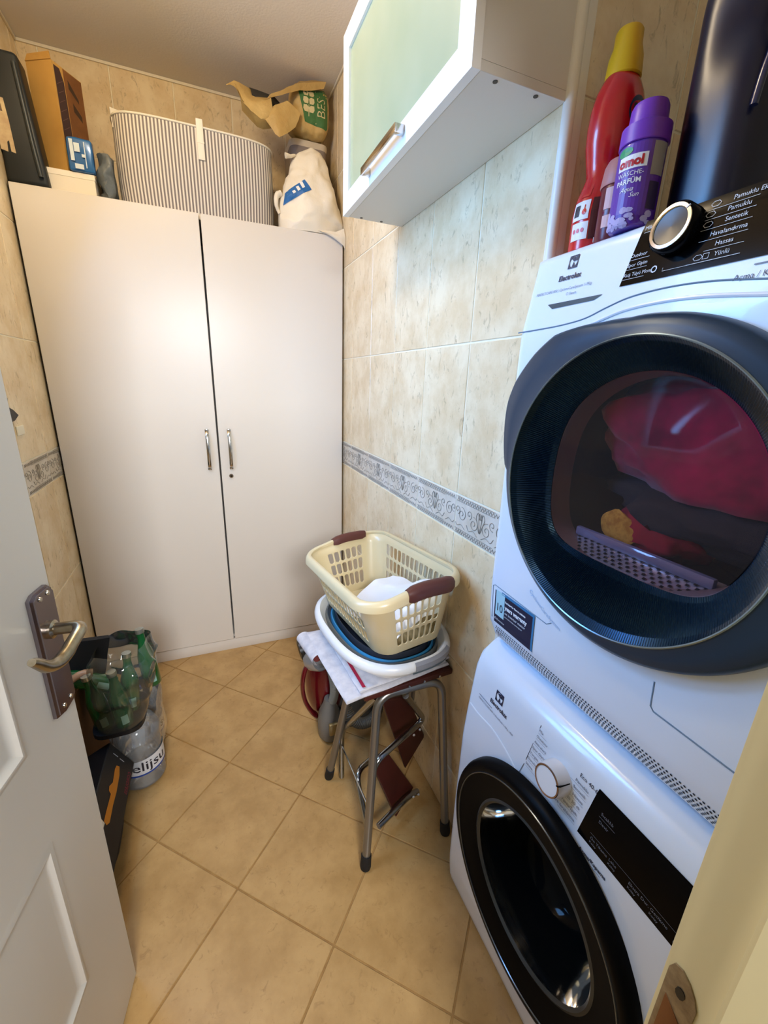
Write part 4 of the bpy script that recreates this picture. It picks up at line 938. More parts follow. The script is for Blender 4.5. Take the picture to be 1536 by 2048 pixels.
# laundry basket, leaning a little in the basins
BB = [Vector(p) for p in ((.405, .945, .700), (.640, .985, .706), (.572, 1.395, .692), (.345, 1.362, .686))]     # floor corners
BR_ = [Vector(p) for p in ((.3305, .868, .918), (.640, .912, .948), (.596, 1.470, .898), (.283, 1.392, .868))]   # rim corners
def bil(Q, s, t): return (Q[0] * (1 - s) + Q[1] * s) * (1 - t) + (Q[3] * (1 - s) + Q[2] * s) * t
PERI = []
def rr_unit(n=10, rx=.22, ry=.14):
    out = []
    for cx, cy_, a0 in ((1 - rx, ry, 270), (1 - rx, 1 - ry, 0), (rx, 1 - ry, 90), (rx, ry, 180)):
        for j in range(n + 1):
            a = R(a0 + 90 * j / n); out.append((cx + rx * math.cos(a), cy_ + ry * math.sin(a)))
    return out
def resample(poly, n):
    L = [0]
    for i in range(len(poly)): a, c = poly[i], poly[(i + 1) % len(poly)]; L.append(L[-1] + math.hypot((c[0] - a[0]) * .33, (c[1] - a[1]) * .54))
    out = []
    for k in range(n):
        d = L[-1] * k / n; i = max(j for j in range(len(poly)) if L[j] <= d + 1e-12); t = (d - L[i]) / max(L[i + 1] - L[i], 1e-9); a, c = poly[i], poly[(i + 1) % len(poly)]
        out.append((a[0] + (c[0] - a[0]) * t, a[1] + (c[1] - a[1]) * t))
    return out
raw = rr_unit(); per = resample(raw, 360)
def wallp(k, v):
    """k = index round the basket (0..360), v = 0 floor .. 1 rim"""
    i = int(math.floor(k)) % 360; t = k - math.floor(k); a, c = per[i], per[(i + 1) % 360]; s, q = a[0] + (c[0] - a[0]) * t, a[1] + (c[1] - a[1]) * t
    p = bil(BB, s, q).lerp(bil(BR_, s, q), v)
    if v > .86: p.z += .012 * (v - .86) / .14 * math.exp(-((s - .5) / .24) ** 2) * (1 if min(abs(q), abs(1 - q)) < .1 else 0)
    return p
rowsv = [0.0, .06, .13, .365, .40, .60, .635, .835, 1.0]    # floor fillet, three rows of slots, plain band under the rim
holes_rows = {2: 1, 4: 1, 6: 1}
cells = []                                               # (k0, k1, is hole)
def side(k0, k1, n, bar=.34):
    st = (k1 - k0) / n; o_ = []
    for i in range(n): o_ += [(k0 + i * st, k0 + i * st + st * bar, 0), (k0 + i * st + st * bar, k0 + (i + 1) * st, 1)]
    o_.append((k1, k1 + st * bar, 0)); return o_
def corner_k(s, q): return min(range(360), key=lambda i: (per[i][0] - s) ** 2 + (per[i][1] - q) ** 2)
kA = [corner_k(1 - .22, 0), corner_k(1, .14), corner_k(1, 1 - .14), corner_k(1 - .22, 1), corner_k(.22, 1), corner_k(0, 1 - .14), corner_k(0, .14), corner_k(.22, 0)]
cells = []
def addspan(k0, k1, n):
    cells.extend(side(k0, k1, n, .17)[:-1])
def plain(k0, k1, st=4):
    n = max(1, int(round((k1 - k0) / st)))
    for i in range(n): cells.append((k0 + (k1 - k0) * i / n, k0 + (k1 - k0) * (i + 1) / n, 0))
k1r, k2r, k3f, k4f, k5l, k6l, k7n = kA[1], kA[2], kA[3], kA[4], kA[5], kA[6], kA[7]
plain(0, k1r); addspan(k1r, k2r, 13); plain(k2r, k3f + 2); addspan(k3f + 2, k4f - 2, 6); plain(k4f - 2, k5l); addspan(k5l, k6l, 13); plain(k6l, k7n); addspan(k7n, 360, 7)
lb = empty('laundry_basket', (.47, 1.15, .66), 'cream plastic laundry basket with slotted sides and two brown grips, set in the basins', 'basket')
b = nb(); VC = {}
def vtx(k, v):
    key = (round(k % 360, 3), round(v, 4))
    if key not in VC: VC[key] = b.verts.new(wallp(k, v))
    return VC[key]
for k0, k1, hole in cells:
    for r_, (v0, v1) in enumerate(zip(rowsv, rowsv[1:])):
        km, vm = (k0 + k1) / 2, (v0 + v1) / 2
        if hole and r_ in holes_rows:
            out = [vtx(k0, v0), vtx(km, v0), vtx(k1, v0), vtx(k1, vm), vtx(k1, v1), vtx(km, v1), vtx(k0, v1), vtx(k0, vm)]
            ik = (k1 - k0) * .05; iv = (v1 - v0) * .02; ck, cv = (k1 - k0) * .32, (v1 - v0) * .13
            q8 = [(k0 + ik, v0 + cv), (k0 + ck, v0 + iv), (k1 - ck, v0 + iv), (k1 - ik, v0 + cv), (k1 - ik, v1 - cv), (k1 - ck, v1 - iv), (k0 + ck, v1 - iv), (k0 + ik, v1 - cv)]
            I = [b.verts.new(wallp(*q)) for q in q8]
            for f in ((0, 1, I[1], I[0]), (1, I[2], I[1]), (1, 2, I[3], I[2]), (2, 3, I[4], I[3]), (3, 4, I[5], I[4])): pass
            o_ = out
            b.faces.new((o_[0], o_[1], I[1], I[0])); b.faces.new((o_[1], I[2], I[1])); b.faces.new((o_[1], o_[2], I[3], I[2])); b.faces.new((o_[2], o_[3], I[3])); b.faces.new((o_[3], I[4], I[3]))
            b.faces.new((o_[3], o_[4], I[4])); b.faces.new((o_[4], o_[5], I[5], I[4])); b.faces.new((o_[5], I[6], I[5])); b.faces.new((o_[5], o_[6], I[7], I[6])); b.faces.new((o_[6], o_[7], I[7])); b.faces.new((o_[7], I[0], I[7])); b.faces.new((o_[7], o_[0], I[0]))
        else:
            # plain cell; keep the mid-edge points of neighbouring slots
            L = [vtx(k0, v0), vtx(k1, v0), vtx(k1, v1), vtx(k0, v1)]
            ins_ = []
            up = hole and r_ + 1 in holes_rows; dnn = hole and r_ - 1 in holes_rows
            poly = [L[0]] + ([vtx(km, v0)] if dnn else []) + [L[1]] + ([vtx(k1, vm)] if (not hole and r_ in holes_rows) else []) + [L[2]] + ([vtx(km, v1)] if up else []) + [L[3]] + ([vtx(k0, vm)] if (not hole and r_ in holes_rows) else [])
            try: b.faces.new(poly)
            except ValueError: pass
fl = [vtx(k0, 0.0) for k0, k1, h_ in cells]
b.faces.new(fl)
bmesh.ops.recalc_face_normals(b, faces=b.faces)
m_cream = pm('cream_plastic', '#d6c296', 0.32, coat=0.1, sss=0.0)
wall_ = ob('basket_shell', b, m_cream, lb, 40)
md = wall_.modifiers.new('thickness', 'SOLIDIFY'); md.thickness = 0.0026; md.offset = 0
b = nb(); n = 180; rp = [wallp(i * 2, 1.0) for i in range(n)]; cen = sum(rp, Vector()) / n
rings = []
for i, p in enumerate(rp):
    d = p - cen; tg = (rp[(i + 1) % n] - rp[i - 1]); d = Vector((tg.y, -tg.x, 0)).normalized()
    rings.append([b.verts.new(p + d * u + Vector((0, 0, v))) for u, v in ((-.004, -.004), (-.003, .004), (.003, .0065), (.011, .004), (.0165, -.006), (.0175, -.022), (.0150, -.023), (.0135, -.008), (.006, -.0015), (.0015, -.010))])
for A, B in zip(rings, rings[1:] + rings[:1]):
    for i in range(10): b.faces.new((A[i], A[(i + 1) % 10], B[(i + 1) % 10], B[i]))
ob('rim', fix(b), m_cream, lb, 50)
m_grip = pm('grip_brown', '#57291f', 0.45, bump=(90, .1, .001))
def grip(ks):
    b = nb(); rings = []
    for idx, k in enumerate(ks):
        p = wallp(k, 1.0); tg = wallp(k + 1, 1.0) - wallp(k - 1, 1.0); d = Vector((tg.y, -tg.x, 0)).normalized(); e_ = 0.75 if idx in (0, len(ks) - 1) else 1
        rings.append([b.verts.new(p + d * (.006 + (u - .006) * e_) + Vector((0, 0, v * e_))) for u, v in ((-.010, -.016), (-.009, .004), (-.004, .0105), (.006, .0125), (.015, .0095), (.0225, -.002), (.0235, -.024), (.018, -.030), (.012, -.026), (.0, -.022))])
    for A, B in zip(rings, rings[1:]):
        for i in range(10): b.faces.new((A[i], A[(i + 1) % 10], B[(i + 1) % 10], B[i]))
    b.faces.new(rings[0][::-1]); b.faces.new(rings[-1]); return ob('grip', fix(b), m_grip, lb, 50)
def span(s0, s1, q, n=10):
    ks = [corner_k(s0 + (s1 - s0) * i / n, q) for i in range(n + 1)]; return sorted(dict.fromkeys(ks))
g1 = span(.36, .84, 0.0); g1 = [k if k > 180 else k + 360 for k in g1]; grip(sorted(g1)); grip(span(.36, .80, 1.0))
# white cloth in the basket
b = nb(); n = 30
def cl(s, t):
    p = bil(BB, .10 + .86 * s, .015 + .70 * t); p.z += .012 + .135 * max(0, min(1, 1.5 * s + .10)) * (1 - .42 * t) * min(1, .55 + 6 * t) + .03 * math.exp(-((t - .25) / .2) ** 2) * s + noise.noise(Vector((s * 3, t * 3, 2))) * .018 + .010 * math.sin(s * 7 + t * 4) * (1 - s)
    return p
grid_surface(b, n, n, cl)
me_ = b; r_ = bmesh.ops.solidify(b, geom=b.faces[:], thickness=-.006); fix(b)
tag(ob('white_cloth', b, pm('white_cotton', '#eeeae6', 0.9, sheen=.2), None, 70), 'crumpled white cloth lying inside the cream laundry basket', 'cloth')

# ------------------------------------------------------------------ vacuum cleaner behind the stool
vc = empty('vacuum_cleaner', (.40, 1.50, 0), 'dark red canister vacuum cleaner standing on end with a grey coiled hose, behind the stool', 'vacuum')
m_vr = pm('vacuum_red', '#5e0a14', 0.25, coat=.4); m_vg = pm('vacuum_grey', '#6f6c66', 0.4); m_hose = pm('hose_grey', '#77756c', 0.45)
def shell(s, t):
    a = 2 * math.pi * s; z = .012 + .385 * t; w_ = .075 * math.sin(math.pi * min(1, max(.04, (t * .96 + .04))) ) ** .45
    return Vector((.385 + math.cos(a) * w_ * (1.15), 1.535 + math.sin(a) * w_ * 1.35, z))
b = nb(); V = grid_surface(b, 32, 18, shell, closed_u=True); b.faces.new([V[i][0] for i in range(32)][::-1]); b.faces.new([V[i][-1] for i in range(32)]); ob('body', fix(b), m_vr, vc, 60)
b = nb(); tube(b, smoothpath([(.318, 1.46, .360), (.283, 1.445, .335), (.268, 1.44, .265), (.276, 1.44, .185), (.305, 1.45, .110), (.330, 1.47, .065)], 6), 0, n=10, flat=(.009, .016, (1, 0, 0))); ob('carry_handle', b, m_vr, vc, 60)
b = nb(); lathe(b, [(.030, 0), (.046, .004), (.048, .03), (.040, .036), (.030, .034)], (0, 0, 0), 'Z', 28); bmesh.ops.transform(b, matrix=Matrix.Translation((.268, 1.50, .388)) @ Matrix.Rotation(R(78), 4, 'Y'), verts=b.verts); ob('wheel', fix(b), pm('wheel_black', '#15110f', 0.35), vc, 50)
b = nb(); q = Matrix.Translation((.342, 1.425, .385)) @ Matrix.Rotation(R(62), 4, 'X') @ Matrix.Rotation(R(22), 4, 'Y')
lathe(b, [(.052, -.05), (.052, 0), (.047, .008), (.040, .006), (.037, .002), (.026, .004), (.024, .030), (.0001, .032)], (0, 0, 0), 'Z', 28); bmesh.ops.transform(b, matrix=q, verts=b.verts); ob('hose_inlet', fix(b), pm('inlet_silver', '#b4b6b8', 0.25, .6), vc, 50)
def hose(path, r=.0185, n=14):
    P = smoothpath(path, 16); rad = [r * (1.0 if i % 2 else .86) for i in range(len(P))]; b = nb(); tube(b, P, rad, n=n); return b
ob('hose', hose([(.352, 1.40, .400), (.370, 1.375, .365), (.382, 1.37, .300), (.385, 1.375, .240), (.382, 1.39, .19)]), m_hose, vc, 30)
b = nb(); lathe(b, [(.001, .195), (.022, .195), (.028, .17), (.045, .13), (.052, .08), (.050, .02), (.040, .004), (.001, .004)], (.372, 1.405, 0), 'Z', 28, .95, 1.1, closed=False); ob('hose_socket', fix(b), m_vg, vc, 60)
b = nb(); box(b, (.355, 1.338, .060), (.392, 1.358, .115), .005); ob('latch', b, pm('latch_brass', '#a89a74', 0.3, .8), vc)
ob('coiled_hose', hose([(.44, 1.40, .15), (.455, 1.37, .10), (.50, 1.36, .062), (.56, 1.38, .052), (.605, 1.43, .060), (.60, 1.50, .10), (.55, 1.52, .14)], .024), pm('hose_dark', '#4d4a42', 0.5), vc, 30)
b = nb(); box(b, (.44, 1.41, .002), (.62, 1.62, .042), .012); ob('floor_head', b, pm('head_black', '#121110', 0.4), vc)

# ------------------------------------------------------------------ corner behind the door
m_card = pm('brown_card', '#8d6238', 0.85, var=('#7c5430', 8, 3, .3, .7)); m_card2 = pm('orange_card', '#c2964c', 0.85, var=('#b28640', 6, 3, .3, .7))
cb = empty('cardboard_box', (-.54, 1.50, 0), 'open brown cardboard box on the floor behind the door, half hidden by it', 'box')
CXa, CXb, CYa, CYb, CZt = -.603, -.475, 1.33, 1.66, .455
b = nb(); t_ = .004
for lo, hi in (((CXa, CYa, 0), (CXb, CYb, t_)), ((CXa, CYa, 0), (CXa + t_, CYb, CZt)), ((CXb - t_, CYa, 0), (CXb, CYb, CZt)), ((CXa, CYa, 0), (CXb, CYa + t_, CZt)), ((CXa, CYb - t_, 0), (CXb, CYb, CZt))): box(b, lo, hi)
ob('box_wall', b, m_card, cb, 0)
def flap(pts, th=.003):
    P = [Vector(p) for p in pts]; nn = (P[1] - P[0]).cross(P[2] - P[0]).normalized() * th; b = nb(); A = [b.verts.new(p) for p in P]; B = [b.verts.new(p + nn) for p in P]; b.faces.new(A); b.faces.new(B[::-1])
    for i in range(4): b.faces.new((A[i], A[(i + 1) % 4], B[(i + 1) % 4], B[i]))
    return fix(b)
ob('flap', flap([(CXb, CYb, CZt), (CXb, CYb - .20, CZt), (CXb + .035, CYb - .19, CZt + .045), (CXb + .030, CYb - .01, CZt + .050)]), pm('card_pale', '#a98a63', 0.85), cb, 0)
ob('flap', flap([(CXa, CYa, CZt), (CXb, CYa, CZt), (CXb, CYa - .05, CZt - .05), (CXa, CYa - .05, CZt - .05)]), m_card, cb, 0)
# black folder lying on the box
b = nb(); P = [(-.60, 1.44, CZt + .012), (-.408, 1.49, CZt + .010), (-.378, 1.50, CZt + .150), (-.585, 1.52, CZt + .140)]
b = flap(P, .02); bmesh.ops.subdivide_edges(b, edges=b.edges[:], cuts=4, use_grid_fill=True); wobble(b, .006, 14, 2)
tag(ob('black_bag', b, pm('black_fabric', '#0a0b10', 0.7), None, 50), 'flat black fabric bag leaning on the open cardboard box behind the door handle', 'bag')
# water bottles
m_pet = film('clear_pet', '#f8fcff', 0.84, 0.07, 1.45, 0.03); m_wlab = pm('water_label', '#e6e8ec', 0.5)
def water(loc, label):
    r_ = empty('water_bottle', loc, label, 'bottle', 'big water bottles by the door')
    pf = [(.0001, .012), (.05, .010), (.066, .001), (.074, .010)]
    for k in range(14): z = .016 + k * .0135; pf += [(.075 if (k % 2 == 0) else .0715, z)]
    pf += [(.076, .200), (.074, .225), (.062, .252), (.040, .266), (.022, .272), (.021, .282)]
    b = nb(); lathe(b, pf, loc, 'Z', 40); ob('bottle_body', b, m_pet, r_, 50)
    b = nb(); lathe(b, [(.0235, .274), (.024, .290), (.0001, .2915)], loc, 'Z', 20, closed=True); ob('bottle_cap', b, pm('cap_blue', '#2b56a8', 0.4), r_, 45)
    b = nb(); lathe(b, [(.0768, .070), (.0768, .138)], loc, 'Z', 48); lb_ = ob('bottle_label', b, m_wlab, r_, 60)
    b = nb(); lathe(b, [(.0772, .070), (.0772, .077)], loc, 'Z', 48, mis=[0]); pf1 = [(.0772, 0), (.0772, .3)]; ff = cyl_to(loc, pf1, 1, 1, .0004, R(-62))
    text(b, 'celijsu', .054, (-.085, .108), ff, mi=1, bold=.0004, sx=1.15); ob('label_print', b, [pm('label_blue', '#2447a0', 0.4), pm('label_black', '#1b1c2c', 0.5)], lb_, 0, kind='stuff')
    return r_
w1 = water((-.338, 1.470, 0), 'clear ribbed water bottle with a white and blue label, nearer of the two')
w2 = dup(w1, (-.352, 1.632, 0), R(25), 'second clear water bottle standing behind the labelled one, next to the wardrobe')
b = nb(); fn = lambda s, t: Vector((-.345 + math.cos(2 * math.pi * s) * .083 * (1 - .25 * max(0, t - .7)) + .004 * math.sin(9 * s * 6.28 + 5 * t), 1.552 + math.copysign(abs(math.sin(2 * math.pi * s)) ** .6, math.sin(2 * math.pi * s)) * (.160) * (1 - .15 * max(0, t - .7)), .10 + .185 * t + .010 * math.sin(s * 25)))
grid_surface(b, 60, 10, fn, closed_u=True)
tag(ob('shrink_wrap', b, film('wrap_film', '#fafcfd', 0.90, 0.12, 1.4, 0.03), None, 60), 'loose clear plastic wrap around the two water bottles', 'wrap')
# green bottles in their wrapper, standing on the water bottles
m_gg = pm('green_glass', '#14602f', 0.14, coat=0.5, trans=0.15); GZ = .309
def gbottle(loc, rx, ry, lab):
    r_ = empty('green_bottle', (0, 0, 0), lab, 'bottle', 'green glass bottles in the clear pack')
    b = nb(); lathe(b, [(.0001, 0), (.026, 0), (.0285, .004), (.0285, .105), (.026, .125), (.017, .160), (.0125, .185), (.0125, .208)], (0, 0, 0), 'Z', 24); ob('bottle_body', b, m_gg, r_, 50)
    b = nb(); lathe(b, [(.0142, .206), (.0150, .209), (.0142, .222), (.0001, .223)], (0, 0, 0), 'Z', 16, closed=True); ob('bottle_cap', b, pm('cap_silver', '#b9bcb4', 0.3, .8), r_, 45)
    b = nb(); label_patch(b, cyl_to((0, 0, 0), [(.0285, 0), (.0285, .2)], 1, 1, .0006, R(-70)), -.010, .018, .010, .055); ob('bottle_label', b, pm('green_label', '#8fb3a6', 0.5), r_, 0, kind='stuff')
    r_.location = loc; r_.rotation_euler = (rx, ry, 0); return r_
gl_ = ['green glass bottle at the front corner of the clear wrapped pack', 'green glass bottle at the front left of the pack, beside the corner one', 'green glass bottle leaning out to the right at the back of the pack', 'green glass bottle lying tilted to the left across the pack', 'green glass bottle upright in the middle of the pack', 'green glass bottle at the back left of the pack by the black bag']
g0 = gbottle((-.352, 1.405, GZ), R(3), R(-3), gl_[0])
for (x, y, z, rx, ry), lb2 in zip(((-.412, 1.415, GZ, R(4), R(-6)), (-.268, 1.500, GZ + .068, R(-6), R(-6)), (-.372, 1.440, GZ + .135, R(6), R(-58)), (-.338, 1.465, GZ + .01, R(-2), R(2)), (-.420, 1.490, GZ + .03, R(-6), R(-16))), gl_[1:]):
    c = dup(g0, (x, y, z), None, lb2); c.rotation_euler = (rx, ry, 0)
b = nb()
def wrapf(s, t):
    a = 2 * math.pi * s; q = .030 * t; k = (abs(math.cos(a)) ** 3 + abs(math.sin(a)) ** 3) ** (-1 / 3); sq = 1 + .12 * t if t < .75 else 1.09 - 1.2 * (t - .75)
    p = Vector((-.366 + .03 * t + math.cos(a) * k * (.076 + .024 * t) * sq, 1.462 + math.sin(a) * k * .098 * sq, GZ + .002 + .275 * t)); return p + noise.noise_vector(p * 16) * .020 * min(1, t * 3 + .15)
grid_surface(b, 48, 22, wrapf, closed_u=True)
wr = tag(ob('pack_wrap', b, film('pack_film', '#f6f9f2', 0.965, 0.07, 1.38, 0.03), None, 30), 'crinkled clear plastic wrapper around the pack of green bottles', 'wrap')
b = nb(); tube(b, smoothpath([(-.425, 1.42, .520), (-.455, 1.41, .528), (-.480, 1.40, .520), (-.520, 1.39, .530)], 5), [.016 - .0007 * i for i in range(16)], n=8); wobble(b, .005, 40); ob('twisted_tail', b, pm('tail_film', '#b89478', 0.35), wr, 60)
pk = [(x * .078 + -.372, y * .100 + 1.462) for x, y in [(math.cos(R(a)) * (abs(math.cos(R(a))) ** 4 + abs(math.sin(R(a))) ** 4) ** -.25, math.sin(R(a)) * (abs(math.cos(R(a))) ** 4 + abs(math.sin(R(a))) ** 4) ** -.25) for a in range(0, 360, 8)]]
b = nb(); prism(b, pk, 0, .016, lambda u, v, w_: Vector((u, v, GZ - .016 + w_ + .001)))
tag(ob('pack_tray', b, pm('tray_black', '#14151a', 0.5), None, 0), 'black cardboard tray under the pack of green bottles', 'tray')
# long black printed box leaning over, with a dark bag beneath
P1, P2 = Vector((-.342, 0, .148)), Vector((-.402, 0, .262)); nf = Vector((.886, 0, .463)); th = .085; ya, yb2 = .955, 1.385
bx = empty('printed_box', (-.42, 1.17, .06), 'long black box with orange print leaning beside the door edge', 'box')
b = nb(); sec = [P1, P2, P2 - nf * th, P1 - nf * th]
A = [b.verts.new((p.x, ya, p.z)) for p in sec]; B = [b.verts.new((p.x, yb2, p.z)) for p in sec]; b.faces.new(A); b.faces.new(B[::-1])
for i in range(4): b.faces.new((A[i], A[(i + 1) % 4], B[(i + 1) % 4], B[i]))
fix(b); bmesh.ops.bevel(b, geom=b.edges[:], offset=.003, segments=1, affect='EDGES'); ob('carton', b, pm('black_card', '#101014', 0.5), bx, 0)
def BF(u, v, o=.0008): p = P1.lerp(P2, v) + nf * o; return Vector((p.x, yb2 - u, p.z))          # u along the box from its far end, v up its face
b = nb(); org = [(.060, .50), (.064, .60), (.080, .63), (.130, .60), (.150, .68), (.165, .66), (.170, .58), (.230, .60), (.262, .60), (.268, .50), (.255, .43), (.200, .44), (.150, .42), (.090, .44)]
flatpoly(b, [BF(*p) for p in org], 0); text(b, 'CORDLESS', .018, (.050, .17), lambda u, v: BF(u, .12 + (v - .17) * 7.5), mi=1, rot=0)
for u, v0, v1 in ((.030, .62, .80), (.030, .38, .55)): ribbon(b, [(u, v0), (u + .001, v1)], .003, BF, 2)
flatpoly(b, [BF(*p) for p in ((.385, .66), (.430, .66), (.430, .88), (.385, .86))], 3); flatpoly(b, [BF(*p) for p in ((.37, .10), (.42, .04), (.42, .22), (.385, .26))], 0)
ob('box_print', b, [pm('print_orange', '#c07818', 0.5), pm('print_crimson', '#8c1a3a', 0.5), m_printw, pm('print_blue', '#5d7488', 0.5)], bx, 0, kind='stuff')
b = flap([(-.440, .99, .02), (-.385, 1.05, .235), (-.380, 1.10, .200), (-.432, 1.06, .01)], .002)
b.free()
b = flap([BF(.255, .95, .0012), BF(.345, 1.02, .0012), BF(.345, .62, .0012), BF(.268, .58, .0012)], .0015); tag(ob('paper_card', b, pm('card_cream', '#d9cdb4', 0.7), None, 0), 'small cream printed card resting on the black box by the door edge', 'card')
t = nb(); bmesh.ops.create_icosphere(t, subdivisions=3, radius=1)
for v in t.verts: v.co = Vector((-.432 + v.co.x * .068, 1.19 + v.co.y * .20, max(.001, .050 + v.co.z * .055)))
wobble(t, .008, 14, 5)
for v in t.verts: v.co.z = max(v.co.z, .001)
tag(ob('dark_bag', t, pm('dark_cloth', '#1a1513', 0.9), None, 60), 'dark crumpled cloth bag on the floor under the black printed box', 'bag')

# ------------------------------------------------------------------ things on top of the wardrobe
TZ = WZ + .0008
# black case
bc = empty('black_case', (-.545, 2.30, TZ), 'black hard case with a torn paper label at the left end of the wardrobe top', 'case')
b = nb(); box(b, (-.606, 2.195, TZ + .002), (-.478, 2.285, TZ + .395), .014, 3)
for v in b.verts: v.co.x -= (v.co.z - TZ) * .085 * (1 if v.co.x > -.54 else .0)
ob('shell', b, pm('case_black', '#12191c', 0.45, bump=(90, .1, .001)), bc, 40)
b = nb(); tube(b, smoothpath([(-.498, 2.188, TZ + .03), (-.506, 2.187, TZ + .12), (-.514, 2.187, TZ + .24), (-.522, 2.190, TZ + .36)], 4), .008, n=8); ob('edge_rib', b, pm('case_rib', '#1b2428', 0.4), bc, 60)
b = nb(); flatpoly(b, [(x, 2.1945, z) for x, z in ((-.605, 2.215), (-.585, 2.210), (-.583, 2.24), (-.577, 2.245), (-.576, 2.212), (-.563, 2.209), (-.5665, 2.30), (-.572, 2.368), (-.605, 2.372))]); flatpoly(b, [(x, 2.1940, z) for x, z in ((-.605, 2.33), (-.580, 2.328), (-.582, 2.350), (-.605, 2.352))], 1)
ob('paper_label', b, [pm('label_paper', '#cbb68c', 0.7, var=('#b79c78', 30, 3, .35, .65)), pm('label_smudge', '#6e5a48', 0.8)], bc, 0, kind='stuff')
# white box, carton standing on it
wbx = empty('white_box', (-.41, 2.30, TZ), 'low white box on the wardrobe top carrying the brown carton', 'box')
b = nb(); box(b, (-.490, 2.225, TZ), (-.334, 2.47, TZ + .078), .002, 1); ob('box_body', b, pm('white_card', '#e6ddcc', 0.6), wbx, 0)
b = nb(); box(b, (-.4915, 2.2235, TZ + .060), (-.3325, 2.4715, TZ + .0795), .001, 1); ob('lid', b, pm('white_card_lid', '#ece3d2', 0.6), wbx, 0)
CB0 = TZ + .0803
ct = empty('tall_carton', (-.43, 2.33, CB0), 'tall brown cardboard carton standing on the white box beside the black case', 'box')
cp = [(-.512, 2.306), (-.421, 2.250), (-.353, 2.355), (-.444, 2.411)]
b = nb(); prism(b, cp, 0, .345, lambda u, v, w_: Vector((u, v, CB0 + w_))); ob('carton_body', b, m_card2, ct, 0)
def CS(u, v, o=.0006): a, c = Vector(cp[1]), Vector(cp[2]); d = (c - a).normalized(); p = a + d * u + Vector((d.y, -d.x)) * o; return Vector((p.x, p.y, CB0 + v))
b = nb(); flatpoly(b, [CS(*p) for p in ((.006, .0), (.046, .06), (.042, .30), (.030, .335), (.006, .335))], 0); flatpoly(b, [CS(*p) for p in ((.048, .002), (.124, .002), (.124, .343), (.044, .343))], 1)
flatpoly(b, [CS(.060, .29, .001), CS(.10, .262, .001), CS(.10, .275, .001), CS(.060, .318, .001)], 2); flatpoly(b, [CS(.070, .225, .001), CS(.105, .205, .001), CS(.105, .225, .001), CS(.070, .252, .001)], 2)
for k in range(9): ribbon(b, [(.010, .28 - k * .028), (.036, .30 - k * .028)], .0012, lambda u, v: CS(u, v, .0011), 3)
flatpoly(b, [CS(.060, .03, .001), CS(.11, .02, .001), CS(.112, .055, .001), CS(.075, .065, .001)], 2)
ob('side_print', b, [pm('band_plum', '#3a2420', 0.7), pm('side_brown', '#7d4f24', 0.85, var=('#6a4018', 20, 3, .3, .7)), pm('stain', '#3b2712', 0.9), pm('band_line', '#6a4e46', 0.7)], ct, 0, kind='stuff')
b = nb(); 
b = flap([(cp[0][0], cp[0][1], CB0 + .345), (cp[1][0], cp[1][1], CB0 + .345), (cp[1][0] - .004, cp[1][1] + .012, CB0 + .372), (cp[0][0] + .006, cp[0][1] + .018, CB0 + .376)]); ob('flap', b, m_card2, ct, 0)
# blue pack
bp_ = empty('blue_pack', (-.37, 2.235, CB0), 'shiny blue plastic pack lying in front of the brown carton on the white box', 'pack')
b = nb(); box(b, (-.4085, 2.212, CB0 + .0), (-.326, 2.246, CB0 + .108), .008, 3); bmesh.ops.subdivide_edges(b, edges=b.edges[:], cuts=2, use_grid_fill=True); wobble(b, .004, 30, 3)
for v in b.verts: v.co.z = max(v.co.z, CB0); v.co.y = min(v.co.y, 2.244)
ob('wrapper', fix(b), pm('blue_foil', '#1b5f9c', 0.22, .1, coat=.4), bp_, 40)
b = nb()
for i, (x0, z0, x1, z1, mi) in enumerate(((-.398, .030, -.386, .098, 0), (-.384, .060, -.366, .088, 0), (-.362, .045, -.352, .055, 0), (-.388, .006, -.360, .022, 0), (-.352, .012, -.349, .095, 0), (-.403, .036, -.400, .09, 1))): flatpoly(b, [(x0, 2.2065, CB0 + z0), (x1, 2.2065, CB0 + z0), (x1, 2.2065, CB0 + z1), (x0, 2.2065, CB0 + z1)], mi)
ob('wrapper_print', b, [pm('foil_white', '#c9d6dd', 0.3), pm('foil_navy', '#123a66', 0.3)], bp_, 0, kind='stuff')
# grey plastic bag
t = nb(); bmesh.ops.create_icosphere(t, subdivisions=4, radius=1)
for v in t.verts: v.co = Vector((-.296 + v.co.x * .030, 2.285 + v.co.y * .07, TZ + .085 + v.co.z * .085 * (1.05 if v.co.z > 0 else 1)))
wobble(t, .022, 22, 9); wobble(t, .006, 70, 2)
for v in t.verts: v.co.z = max(v.co.z, TZ); v.co.x = max(v.co.x, -.331); v.co.x = min(v.co.x, -.268)
tag(ob('grey_bag', t, pm('grey_film', '#6f767a', 0.3, var=('#4c5356', 18, 4, .3, .7)), None, 50), 'crumpled grey plastic bag squeezed beside the striped hamper on the wardrobe', 'bag')
